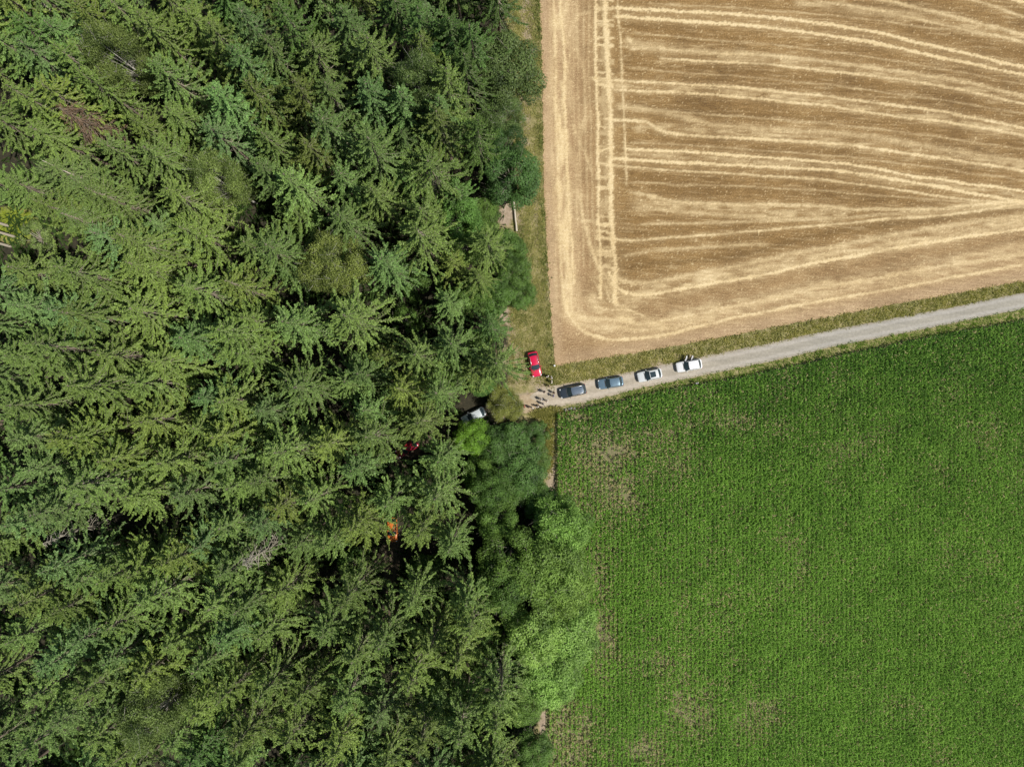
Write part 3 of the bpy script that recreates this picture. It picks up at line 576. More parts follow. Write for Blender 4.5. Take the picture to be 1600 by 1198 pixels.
# kind letters: S mid green, Y yellow-green, B blue-green, D dark, F stiff fir, P pale airy broadleaf, L broadleaf ...
TREES = """
28 68 B 4.2;45 190 S 5.2;112 3 Y 4.2;176 -4 S 5;283 14 Y 4.4;265 46 Y 4.2;240 92 S 4.6;82 72 Y 4.4;140 46 P 4;125 112 Y 3.6;200 182 Y 4;218 228 S 5.4;325 195 B 4.6;60 265 B 4.2;115 275 B 4;312 256 P 3.6;300 288 Y 4.2;375 12 B 4.2;362 78 F 4;10 130 Y 4;330 132 F 4;385 132 Y 4;175 150 F 3;20 18 D 4;150 215 S 4;60 130 Y 4;320 35 S 4.2;215 20 S 4;
530 335 S 5.2;652 322 Y 4.4;652 360 S 4.6;618 372 S 3;408 382 S 5.2;600 405 F 4.4;705 405 Y 3;758 372 S 3.8;530 497 S 5.6;440 495 F 4.6;445 422 F 2.8;455 332 Y 3.4;700 468 F 3.2;688 502 Y 3.6;700 535 S 4.4;645 548 S 4.2;590 556 Y 3;735 580 S 3.4;779 566 S 4.4;770 505 D 3.4;560 584 S 4.2;450 590 S 4;475 562 Y 3.6;745 430 S 3.2;
432 10 D 4;448 22 F 4.2;535 14 F 4.2;480 60 S 4.4;570 55 S 5.2;530 62 S 4;655 62 Y 4;600 34 D 4;650 8 D 4;735 42 D 4;720 84 D 4;690 105 Y 4.4;730 122 S 4;408 62 S 4;436 82 S 4;408 106 S 4;455 126 Y 4.2;500 130 S 4.4;560 122 F 4;553 155 S 4.2;620 138 F 4.2;685 146 F 4;410 160 F 4.2;495 176 F 4.8;685 176 Y 5;625 202 F 2.8;566 212 S 5;480 216 Y 4.4;415 208 Y 4.2;670 250 Y 5.6;740 182 D 3.6;748 222 D 3.6;450 275 F 4.4;530 264 F 3.6;520 292 Y 3.8;580 290 S 4;622 268 D 3.4;400 250 F 3.8;715 292 D 3.4;695 25 D 4;775 165 D 3.2;
52 315 Y 4;92 327 S 4.8;130 285 S 4.6;250 292 S 4.8;232 348 B 4.4;282 350 Y 4.8;185 372 S 5.4;137 358 B 4.2;385 378 S 4.6;75 412 S 5.2;195 412 Y 5.2;280 442 Y 5;355 440 Y 4.2;104 485 S 5.4;66 480 B 4.4;206 482 S 6.4;10 470 B 4.4;335 512 Y 5;280 525 F 4.8;372 556 Y 4;235 566 S 5;10 553 S 5;42 540 S 4.4;150 548 S 4.4;332 420 F 4;375 490 Y 4;10 420 S 4.2;
105 602 S 5.4;205 600 S 4.6;245 607 F 4.2;310 618 F 4;345 626 S 4.8;337 574 F 4;5 632 S 5;115 680 Y 5;75 692 Y 4.2;215 656 Y 5;300 672 Y 4.2;335 682 Y 4.6;10 682 B 4;95 766 S 6;195 776 S 4.8;245 728 S 4.6;335 722 S 5;275 776 B 4.6;50 812 B 4.6;8 822 B 4.2;345 828 S 4.6;352 764 Y 4.4;40 740 B 4.2;160 720 Y 4.2;
200 898 Y 5;215 952 S 5.2;315 956 S 5.4;15 944 S 4.6;160 980 Y 4.8;258 1018 Y 4.8;110 1012 B 4.4;8 1010 S 4.4;210 1066 Y 5;60 900 B 4.2;105 918 S 4.4;300 860 B 4.4;255 885 Y 4;345 905 S 4.6;330 1005 F 4.4;70 960 Y 4;150 905 Y 4;370 960 S 4.4;300 1060 S 4.4;345 1100 Y 4.4;
460 606 S 5.4;542 600 S 4.6;572 640 F 4;573 688 S 4.8;425 712 S 5.6;500 705 Y 4.4;648 664 S 4.4;620 614 Y 3.6;682 618 S 4;686 716 S 3.8;678 780 S 5;600 786 S 4.4;700 864 S 3.8;655 832 Y 4.2;616 809 Y 3.2;630 834 S 2.6;430 790 Y 4.6;478 788 Y 4.4;540 828 Y 4.4;400 645 B 4;545 745 F 3.8;390 760 S 4.4;395 830 B 4;460 850 S 4.4;500 860 S 4;
505 992 S 4.8;530 948 S 4.2;486 962 S 3.8;640 952 S 4;722 948 S 4.2;672 1022 S 4.4;545 1036 Y 5;592 1006 S 4.2;716 1050 Y 4.4;736 996 S 4;465 1100 Y 4.6;585 1130 B 4.6;782 1096 S 4.6;400 1000 S 4.8;640 1080 Y 4.2;430 935 Y 4.4;715 1170 S 4.4;775 1150 Y 4.2;400 1100 S 4.2;530 1110 S 4.2;650 1170 S 4.4;440 1165 S 4.4;510 1190 Y 4.4;
35 1098 S 4.8;112 1090 S 4.8;85 1140 B 4.4;135 1168 S 5;205 1150 P 4.6;165 1200 Y 4.4;255 1170 S 4.4;20 1180 S 4.4;300 1130 Y 4.4;360 1170 S 4.4;60 1045 B 4.2;160 1040 B 4.4
"""
BROAD = """
795 82 P 5.4 15 L;800 262 G 4.6 12 L;690 40 G 3.4 22 L;640 92 P 3.4 25 A;500 400 O 4.4 22 A;737 682 V 2.8 9 L;748 742 L 2.6 11 L;788 700 D 3.8 8 L;815 740 D 4.0 9 L;828 688 L 2.8 6 L;765 770 L 3.2 14 L;778 815 L 3.4 14 L;
880 835 W 4.6 14 W;855 905 W 6.0 16 W;800 880 L 4.6 17 L;885 1015 Q 5.2 13 W;835 1010 Q 4.8 15 L;880 940 W 4.6 13 W;860 1075 Q 4.8 12 W;780 930 L 4.2 17 L;690 1128 P 4.0 20 L;
745 335 L 3.2 10 L;715 330 L 3.4 15 L;790 385 L 3.2 8 L;760 340 V 1.6 5 U;815 455 L 2.6 6 L;770 455 L 3 9 L;735 460 L 3 11 L;730 380 L 3 12 L;800 420 L 3 8 L;745 540 L 2.6 9 L;690 580 L 3 10 L;788 632 O 2.7 6 A;752 598 L 2.2 6 L;790 215 G 3.2 11 L;785 165 P 3.4 10 A;
45 368 P 2.6 4.5 U;750 1010 L 3 12 L;820 1120 L 3 9 L;835 1185 L 3 8 L;690 740 L 2.4 9 L;660 900 L 2.6 8 L;545 890 L 2.4 9 L;400 700 L 3 14 L;
640 440 D 2.6 9 U;700 440 D 2.4 7 U;630 500 L 2.4 8 U;775 700 D 3 7 L;850 672 L 1.6 3 U;838 720 D 2.4 5 L;800 770 D 3 8 L;845 790 L 3 8 L
"""
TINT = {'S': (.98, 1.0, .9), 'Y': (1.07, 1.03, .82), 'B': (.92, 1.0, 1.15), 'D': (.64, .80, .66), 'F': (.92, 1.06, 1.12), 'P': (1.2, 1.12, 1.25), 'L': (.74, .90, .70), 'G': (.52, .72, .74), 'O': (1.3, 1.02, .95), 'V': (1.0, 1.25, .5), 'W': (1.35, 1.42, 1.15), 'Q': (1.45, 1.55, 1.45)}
CNAME = {'S': 'mid green', 'Y': 'yellow-green', 'B': 'blue-green', 'D': 'dark green', 'F': 'soft bluish-green', 'P': 'pale grey-green', 'L': 'leafy green', 'G': 'deep bluish', 'O': 'brownish olive', 'V': 'vivid bright green', 'W': 'light green', 'Q': 'silvery green'}
rr = random.Random(4)
items = []     # (px, py, kind, radius, height, family)
for t in TREES.replace('\n', '').split(';'):
    if not t.strip(): continue
    a = t.split(); k = a[2]
    if float(a[3]) < 4.4 and any(math.hypot(float(a[0]) - q[0], float(a[1]) - q[1]) < 41 for q in items): continue
    fam = 'F' if k in 'F' else ('A' if k == 'P' else 'S')
    h = rr.uniform(21, 27) if float(a[3]) > 3.5 else rr.uniform(15, 19); items.append([float(a[0]), float(a[1]), k, float(a[3]), h, fam])
for t in BROAD.replace('\n', '').split(';'):
    if t.strip(): a = t.split(); items.append([float(a[0]), float(a[1]), a[2], float(a[3]), float(a[4]), a[5]])
items.append([97, 166, 'X', 2.9, 21, 'X0']); items.append([381, 880, 'X', 2.4, 25, 'X1']); items.append([66, 843, 'X', 2.0, 22, 'X1'])
KEEP = [(635, 700, 34), (742, 648, 30), (612, 842, 24), (612, 880, 26), (675, 435, 30), (640, 500, 26), (590, 895, 22), (200, 845, 22), (548, 235, 18), (150, 640, 14), (20, 350, 44), (490, 730, 16), (790, 335, 34), (800, 510, 26), (610, 470, 10)]
KEEP += [(-40, 335, 50), (-120, 310, 62), (-205, 285, 62)]
RB = [(-100, 780), (0, 775), (120, 760), (300, 735), (330, 700), (400, 770), (480, 765), (560, 790), (640, 770), (680, 720), (800, 740), (1000, 740), (1100, 800), (1300, 810)]
used = [(a[0], a[1]) for a in items]; nf = 0
for k in range(9000):
    if nf > 92: break
    x, y = (rr.uniform(-70, 800), rr.uniform(-60, 1260)) if k < 60 else rr.choice([(rr.uniform(-235, 0), rr.uniform(-120, 1320)), (rr.uniform(-200, 780), rr.uniform(-130, 0)), (rr.uniform(-200, 780), rr.uniform(1200, 1330))])
    if x > interp(y, RB) or any(math.hypot(x - a, y - b) < c for a, b, c in KEEP): continue
    if min(math.hypot(x - a, y - b) for a, b in used) < (44 if k < 60 else 46): continue
    used.append((x, y)); nf += 1 if k >= 1500 else 1
    items.append([x, y, rr.choice('SSYBDF'), rr.uniform(3.4, 4.4), rr.uniform(16, 24), 'S' if rr.random() < .75 else 'F'])
print('trees', len(items))
# labels
ROWS = [(130, 'top edge'), (330, 'upper part'), (520, 'upper middle'), (700, 'middle'), (880, 'lower middle'), (1060, 'lower part'), (9999, 'bottom edge')]
COLS = [(150, 'far left'), (330, 'left'), (520, 'centre'), (680, 'centre right'), (9999, 'right side')]
FAMN = {'S': 'spruce', 'F': 'fir', 'A': 'airy birch', 'L': 'broadleaf tree', 'W': 'willow-like tree', 'U': 'bush', 'X0': 'dead spruce', 'X1': 'bare dead tree'}
NAMES = {'S': 'spruce_tree', 'F': 'fir_tree', 'A': 'birch_tree', 'L': 'broadleaf_tree', 'W': 'willow_tree', 'U': 'bush', 'X0': 'dead_tree', 'X1': 'dead_tree'}
ORD = ['', 'second', 'third', 'fourth', 'fifth', 'sixth', 'seventh', 'eighth', 'ninth', 'tenth', 'eleventh', 'twelfth', 'thirteenth']
SPECIAL = {(97, 166): 'rust-brown dead spruce among green crowns near the upper left corner', (381, 880): 'bare white star of dead branches in the lower forest', (66, 843): 'bare grey dead tree near the left edge below mid-height',
           (737, 682): 'small vivid green round-crowned tree just below the silver car in the wood', (795, 82): 'big pale grey-green broadleaf tree overhanging the strip beside the stubble field', (800, 262): 'leafy broadleaf tree touching the stubble field edge above the long pale log',
           (500, 400): 'brownish thin-leaved birch with pale limbs amid the upper spruces', (779, 566): 'large star-shaped spruce immediately left of the red car on the grass', (648, 664): 'spruce spreading its branches right above the red car in the wood',
           (573, 688): 'spruce directly left of the red car in the wood', (206, 482): 'widest star-shaped spruce in the left half of the forest', (855, 905): 'biggest light green willow-like tree leaning over the corn',
           (45, 368): 'low grey-green bush beside the mossy clearing at the left edge', (880, 835): 'light green willow-like tree at the corn edge below the bare soil strip', (885, 1015): 'silvery green willow-like tree furthest right over the corn',
           (678, 780): 'large spruce between the red car and the orange car in the wood', (655, 832): 'yellow-green spruce half covering the orange car', (788, 632): 'brownish olive tree at the end of the track beside the silver car'}
cells = {}
for it in items:
    key = (int(it[0]), int(it[1]))
    if key in SPECIAL: it.append(SPECIAL[key]); continue
    row = next(n for l, n in ROWS if it[1] < l); colm = next(n for l, n in COLS if it[0] < l)
    sz = 'broad' if it[3] >= 4.7 else ('slim' if it[3] < 3.7 else 'medium'); it.append(None)
    cells.setdefault((row, colm, sz, it[2], it[5]), []).append(it)
for (row, colm, sz, k, fam), L in cells.items():
    L.sort(key=lambda a: a[0]); where = "at the forest's %s, %s" % (row, colm)
    for i, it in enumerate(L):
        b = '%s %s %s' % (sz, CNAME[k], FAMN[fam])
        if len(L) == 1: it[6] = '%s %s' % (b, where)
        elif i == 0: it[6] = 'leftmost %s of %d %s' % (b, len(L), where)
        elif i == len(L) - 1: it[6] = 'rightmost %s of %d %s' % (b, len(L), where)
        else: it[6] = '%s %s from left, %s' % (ORD[i], b, where)
FG = {'S': 'spruces of the forest', 'F': 'firs of the forest', 'A': 'airy birches among the spruces', 'L': 'broadleaf trees at the forest margin', 'W': 'light trees leaning over the corn', 'U': 'bushes and saplings', 'X0': 'dead trees', 'X1': 'dead trees'}
def place_tree(px, py, kind, rad, h, fam, label, basepx=None):
    pr = {'S': 'S%d' % rr.randrange(9), 'F': 'F%d' % rr.randrange(3), 'A': 'A0', 'L': 'L%d' % rr.randrange(2), 'W': 'W0', 'U': rr.choice(['U0', 'U1'])}.get(fam, fam)
    parts, H0, R0 = PROTO[pr]; x, y = W(px, py, h) if basepx is None else W(px, py, 0)
    o = bpy.data.objects.new(NAMES[fam], None); COL.objects.link(o); o.location = (x, y, -.05); o.rotation_euler = (R(rr.uniform(-1.5, 1.5)), R(rr.uniform(-1.5, 1.5)), rr.uniform(0, 6.28))
    s_ = rad / R0; o.scale = (s_, s_, h / H0); o.empty_display_size = .5; tag(o, label, 'bush' if fam == 'U' else 'tree', FG[fam])
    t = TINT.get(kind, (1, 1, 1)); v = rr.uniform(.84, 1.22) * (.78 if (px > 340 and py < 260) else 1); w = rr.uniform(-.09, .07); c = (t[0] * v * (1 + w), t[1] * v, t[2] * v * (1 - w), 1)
    for n_, d in parts:
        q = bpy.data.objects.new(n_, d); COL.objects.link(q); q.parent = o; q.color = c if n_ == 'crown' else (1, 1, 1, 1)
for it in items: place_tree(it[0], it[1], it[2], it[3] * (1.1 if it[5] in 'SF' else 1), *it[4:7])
# tall bare-stemmed spruces whose trunks show at the clearing edge and top left
for (bx, by, lb) in [(23, 370, 'spruce with long pale bare trunk rising left out of the mossy clearing'), (13, 353, 'upper pale-trunked spruce beside the mossy clearing at left edge'), (16, 385, 'lower pale-trunked spruce beside the mossy clearing at left edge'),
                     (88, 24, 'tall spruce whose pale trunk shows near the top left corner'), (229, 328, 'bare pale-trunked spruce stem showing between left-hand crowns')]:
    o = bpy.data.objects.new('spruce_tree', None); COL.objects.link(o); x, y = W(bx, by, 0); o.location = (x, y, -.05); tag(o, lb, 'tree', FG['S'])
    hh = 27; b = MB(); b.tube([(0, 0, -.3), (0, 0, .4), (.05, 0, hh * .5), (0, 0, hh)], [.30, .24, .17, .03], 10); link('trunk', b.data('trunk', M_LOG, True), o)
    for n_, d in PROTO['S4'][0][1:]:
        q = bpy.data.objects.new(n_, d); COL.objects.link(q); q.parent = o; q.scale = (.9, .9, .62); q.location = (0, 0, hh - 26 * .62)

# ---------------------------------------------------------------- cars
def paint(name, c, rough=.28, metal=.0): m = plain(name, c, rough, metal, .8); return m
M_GLASS = plain('car_glass', (0.035, 0.055, 0.065), .08, 0, 0); M_TYRE = plain('tyre_rubber', (.02, .02, .02), .85); M_RIM = plain('alloy_rim', (.45, .46, .48), .35, .8)
M_TRIM = plain('black_trim', (.02, .021, .023), .5); M_CHROME = plain('silver_trim', (.75, .76, .78), .25, .7); M_LAMP = plain('headlamp_glass', (.75, .78, .8), .15); M_TAIL = plain('tail_lamp', (.35, .01, .01), .3)
M_SEAT = plain('car_seat_cloth', (.05, .05, .055), .9)
def loft(sections, close=True):
    v = []; f = []; n = len(sections[0])
    for s_ in sections: v += s_
    for i in range(len(sections) - 1):
        for j in range(n - 1 if not close else n):
            f.append((i * n + j, i * n + (j + 1) % n, (i + 1) * n + (j + 1) % n, (i + 1) * n + j))
    f += [tuple(range(n))[::-1], tuple(range((len(sections) - 1) * n, len(sections) * n))] if close else []
    return v, f
def car(px, py, ang, label, M, L=4.5, Wd=1.82, Hh=1.5, suv=0, roofmat=None, rails=None, opendoors=False, pano=False, hood_z=.93):
    """front points to -x before rotation"""
    root = bpy.data.objects.new('parked_car', None); COL.objects.link(root); x, y = W(px, py, .7); root.location = (x, y, .045); root.rotation_euler = (0, 0, ang)
    tag(root, label, 'car', 'cars parked on and beside the track'); a = Wd / 2; hl = L / 2; gz = .22
    st = [(-hl, .62 * a, .42, .62), (-hl + .06, .80 * a, .34, .70), (-hl + .22, .93 * a, .26, .76), (-hl + .5, .985 * a, .24, .83), (-hl + .95, a, .24, .90), (-hl + 1.3, a, .24, hood_z + .02), (-.3, a, .24, .98), (.6, a, .24, 1.0), (hl - .9, a, .24, 1.01), (hl - .4, .985 * a, .26, 1.0), (hl - .14, .94 * a, .32, .97), (hl - .03, .86 * a, .38, .9), (hl, .76 * a, .46, .8)]
    secs = []
    for sx, w, zb, zt in st:
        s_ = []
        for t_, zz in [(.0, 0), (.7, 0), (.95, .06), (1.0, .3), (1.0, .62), (.965, .86), (.88, .97), (.5, 1.0), (0, 1.015)]: s_.append((sx, w * t_, zb + (zt - zb) * zz))
        full = s_ + [(p[0], -p[1], p[2]) for p in reversed(s_[1:-1])]; secs.append(full)
    v, f = loft(secs); b = MB(); b.add(v, f); link('body', b.data('body', M, True), root)
    # cabin
    xb, xf, xr, xe = -hl + 1.25, -hl + 1.25 + .78, hl - (.55 if suv else .75), hl - (.16 if suv else .22); wb, wt, zt = a * .93, a * .76, Hh; zb = .95
    def ring(xq, w, z, cr=.0): return [(xq + cr * (abs(k) ** 2), w * k, z - .03 * k * k) for k in (-1, -.5, 0, .5, 1)]
    fb, ft, rt, rb = ring(xb, wb, zb + .02, .18), ring(xf, wt, zt - .03, .10), ring(xr, wt * .98, zt - .02, -.06), ring(xe, wb * .95, zb + .04, -.14)
    def strip(p, q, name, mat, off=0, parent=root):
        b = MB(); b.add(p + q, [(i, i + 1, len(p) + i + 1, len(p) + i) for i in range(len(p) - 1)]); o = link(name, b.data(name, mat, False), parent); return o
    strip(fb, ft, 'windscreen', M_GLASS); strip(rt, rb, 'rear_window', M_GLASS)
    for sg, idx in ((1, 4), (-1, 0)):
        A, B, C_, D_ = fb[idx], ft[idx], rt[idx], rb[idx]; b = MB(); n = 8
        lo = [tuple(A[k] + (D_[k] - A[k]) * i / n for k in range(3)) for i in range(n + 1)]; hi = [tuple(B[k] + (C_[k] - B[k]) * i / n for k in range(3)) for i in range(n + 1)]
        b.add(lo + hi, [(i, i + 1, n + 2 + i, n + 1 + i) for i in range(n)]); link('side_window', b.data('side_window', M_GLASS), root)
        o_ = .012 * sg; m_ = [(A[k] + D_[k]) / 2 for k in range(3)]; h_ = [(B[k] + C_[k]) / 2 for k in range(3)]
        for P_, Q_ in ((A, B), (D_, C_), (m_, h_)): b = MB(); b.tube([(P_[0], P_[1] + o_, P_[2]), (Q_[0], Q_[1] + o_, Q_[2])], .033, 6); link('pillar', b.data('pillar', M if not suv else M_TRIM, True), root)
    # roof panel (domed, thick)
    nx, ny = 9, 7; top = []
    for i in range(nx):
        u = i / (nx - 1)
        for j in range(ny):
            k = -1 + 2 * j / (ny - 1); xx = xf - .02 + (xr - xf + .05) * u + (.09 * (1 - u) - .06 * u) * k * k; ww = wt * (1.02 - .02 * u); top.append((xx, ww * k, zt - .02 + .045 * (1 - k ** 4) * (1 - (2 * u - 1) ** 4) - .035 * k * k))
    fs = [(i * ny + j, (i + 1) * ny + j, (i + 1) * ny + j + 1, i * ny + j + 1) for i in range(nx - 1) for j in range(ny - 1)]
    b = MB(); b.add(top, fs); b.add([(p[0], p[1], p[2] - .05) for p in top], [q[::-1] for q in fs]); rim = [i * ny for i in range(nx)] + [(nx - 1) * ny + j for j in range(1, ny)] + [i * ny + ny - 1 for i in range(nx - 2, -1, -1)] + list(range(ny - 2, 0, -1)); n2 = nx * ny
    b.add(top + [(p[0], p[1], p[2] - .05) for p in top], [(rim[i], rim[(i + 1) % len(rim)], n2 + rim[(i + 1) % len(rim)], n2 + rim[i]) for i in range(len(rim))]); link('roof', b.data('roof', roofmat or M, True), root)
    if pano:
        b = MB(); pn = [(xf + .10 + (xr - xf) * .62 * i / 4, wt * .72 * (1 - .05 * i / 4) * k, zt + .034 - .02 * k * k) for i in range(5) for k in (-1, -.5, 0, .5, 1)]
        b.add(pn, [(i * 5 + j, (i + 1) * 5 + j, (i + 1) * 5 + j + 1, i * 5 + j + 1) for i in range(4) for j in range(4)]); link('glass_roof', b.data('glass_roof', M_GLASS), root)
    b = MB(); b.box((xb - .03, 0, zb - .0), (.1, 1.5 * wb, .03)); link('wiper_cowl', b.data('wiper_cowl', M_TRIM), root)
    for sx in (-hl + .88, hl - .85):
        for sg in (-1, 1):
            b = MB(); yo = sg * (a - .11); b.tube([(sx, yo - .11, .33), (sx, yo - .09, .33), (sx, yo + .09, .33), (sx, yo + .115, .33)], [.29, .33, .33, .29], 20); w = link('wheel', b.data('wheel', M_TYRE, True), root)
            b = MB(); b.tube([(sx, yo + sg * .112, .33), (sx, yo + sg * .125, .33)], [.2, .18], 14); link('rim', b.data('rim', M_RIM), w)
    for sg in (-1, 1):
        b = MB(); b.ball((xb + .38, sg * (a + .10), 1.02), (.07, .12, .075), 8); b.tube([(xb + .38, sg * (a - .06), .98), (xb + .38, sg * (a + .04), 1.0)], .02, 6); link('mirror', b.data('mirror', M, True), root)
        b = MB(); b.ball((-hl + .26, sg * a * .74, .70), (.2, .16, .07), 8); link('headlight', b.data('headlight', M_LAMP, True), root)
        b = MB(); b.ball((hl - .1, sg * a * .78, .82), (.1, .13, .12), 8); link('tail_light', b.data('tail_light', M_TAIL, True), root)
        if rails: b = MB(); b.tube([(xf + .15, sg * wt * .92, zt - .02), (xf + .22, sg * wt * .92, zt + .05), (xr - .2, sg * wt * .9, zt + .05), (xr - .1, sg * wt * .9, zt - .01)], .028, 6); link('roof_rail', b.data('roof_rail', rails, True), root)
    b = MB(); b.box((-hl - .005, 0, .5), (.03, .5, .11)); link('number_plate', b.data('number_plate', M_LAMP), root); b = MB(); b.box((-hl + .02, 0, .62), (.06, .9, .12)); link('grille', b.data('grille', M_TRIM), root)
    for sg in (-1, 1):
        for dx in (-.62, .42, 1.2): b = MB(); b.box((dx, sg * (a + .004), .72), (.012, .012, .5)); link('door_seam', b.data('door_seam', M_TRIM), root)
        for dx in (.28, 1.08): b = MB(); b.box((dx, sg * (a + .015), .82), (.17, .03, .03)); link('door_handle', b.data('door_handle', M), root)
    if opendoors:
        for hx, ln, an in ((-.55, 1.0, R(64)), (.48, .85, R(60))):      # hinged at their front edge, swung out to the north side
            T_ = Matrix.Rotation(an, 3, 'Z') @ Matrix.Identity(3); s_ = -1
            b = MB(); dirv = Vector((math.cos(an), math.sin(an), 0)) if True else None
            dv = Vector((math.cos(an), -math.sin(an) * s_, 0)); hp = Vector((hx, -s_ * (a - .02), 0))
            b.box(hp + dv * ln / 2 + Vector((0, 0, .68)), (ln, .13, .62), math.atan2(dv.y, dv.x)); d = link('open_door', b.data('open_door', M), root)
            b = MB(); b.tube([hp + dv * .1 + Vector((0, 0, 1)), hp + dv * .35 + Vector((0, -.1, 1.38)), hp + dv * (ln - .15) + Vector((0, -.1, 1.4)), hp + dv * ln + Vector((0, 0, 1))], .028, 6); link('window_frame', b.data('window_frame', M, True), d)
            b = MB(); b.box(hp + dv * ln / 2 + Vector((0, -.0, .7)) - dv.cross(Vector((0, 0, 1))) * .08, (ln * .85, .03, .45), math.atan2(dv.y, dv.x)); link('door_trim', b.data('door_trim', M_TRIM), d)
        b = MB()
        b.box((.1, a + .004, .62), (1.7, .02, .62)); link('doorway', b.data('doorway', M_SEAT), root)
    return root
RED = paint('crimson_paint', (.62, .010, .06)); RED2 = paint('dark_red_paint', (.36, .008, .03)); BLK = paint('anthracite_paint', (.035, .045, .058)); BLU = paint('blue_grey_paint', (.16, .25, .32), .25, .3); WHT = paint('white_paint', (.80, .81, .82)); PRL = paint('pearl_paint', (.66, .69, .69)); SIL = paint('silver_paint', (.60, .66, .70), .3, .2); ORG = paint('orange_paint', (.60, .17, .03)); GRYR = paint('slate_roof_paint', (.13, .17, .22), .3, .3)
A0 = R(11.5)
car(835.5, 569, R(102), 'crimson red car parked on grass beside the stubble field corner', RED, 4.4, 1.8, 1.5, rails=M_CHROME)
car(895, 611, A0 + R(1), 'dark grey estate car with silver roof rails, nearest the group of people', BLK, 4.65, 1.85, 1.6, suv=1, roofmat=GRYR, rails=M_CHROME)
car(954, 598, R(9), 'blue-grey metallic car second in the queue on the road', BLU, 4.45, 1.8, 1.5)
car(1015, 586, A0 + R(1), 'white car with a dark glass roof panel, third on the road', PRL, 4.3, 1.82, 1.55, pano=True)
car(1076.5, 571, R(10), 'white car with both doors open on its grass side, furthest along the road', WHT, 4.5, 1.82, 1.6, opendoors=True)
car(740, 650, R(27), 'silver car half hidden under branches on the forest track', SIL, 4.4, 1.8, 1.5)
car(636, 700, R(33), 'dark red car on the shaded track deep among the spruces', RED2, 4.2, 1.75, 1.48)
car(613, 827, R(91), 'orange car mostly hidden under trees on the shaded forest track', ORG, 4.4, 1.75, 1.5)

# ---------------------------------------------------------------- people
SKIN = plain('skin', (.50, .31, .22), .6)
CL = {'white': (.88, .88, .87), 'black': (.015, .015, .018), 'navy': (.02, .03, .09), 'blue': (.08, .14, .38), 'red': (.45, .03, .07), 'grey': (.22, .22, .23), 'beige': (.60, .52, .38), 'darkgrey': (.06, .06, .065), 'denim': (.06, .09, .17), 'cream': (.7, .64, .5), 'brown': (.10, .05, .025), 'blond': (.45, .30, .12), 'green': (.05, .10, .04)}
CM = {k: plain('cloth_' + k, v, .9) for k, v in CL.items()}
def skinmesh(name, chains, mat, sub=1):
    """chains: list of lists of (x,y,z,rx,ry) ; points repeated at the same place weld chains together"""
    vs = []; rad = []; es = []; idx = {}
    roots = set()
    for ch in chains:
        prev = None
        for q in ch:
            k = (round(q[0], 4), round(q[1], 4), round(q[2], 4))
            if k not in idx: idx[k] = len(vs); vs.append(q[:3]); rad.append((q[3], q[4] if len(q) > 4 else q[3]))
            i = idx[k]
            if prev is not None: es.append((prev, i))
            prev = i
    me = bpy.data.meshes.new(name); me.from_pydata(vs, es, []); me.update(); me.materials.append(mat)
    o = bpy.data.objects.new(name, me); COL.objects.link(o); md = o.modifiers.new('Skin', 'SKIN'); md.use_smooth_shade = True
    par = list(range(len(vs)))
    def find(i):
        while par[i] != i: i = par[i]
        return i
    for a_, b_ in es: par[find(a_)] = find(b_)
    for i, sv in enumerate(me.skin_vertices[0].data): sv.radius = rad[i]; sv.use_root = False
    seen = set()
    for i in range(len(vs)):
        g_ = find(i)
        if g_ not in seen: seen.add(g_); me.skin_vertices[0].data[i].use_root = True
    if sub: s2 = o.modifiers.new('Sub', 'SUBSURF'); s2.levels = sub; s2.render_levels = sub
    dg = bpy.context.evaluated_depsgraph_get(); dg.update(); ev = bpy.data.meshes.new_from_object(o.evaluated_get(dg)); ev.name = name
    bpy.data.objects.remove(o); return ev
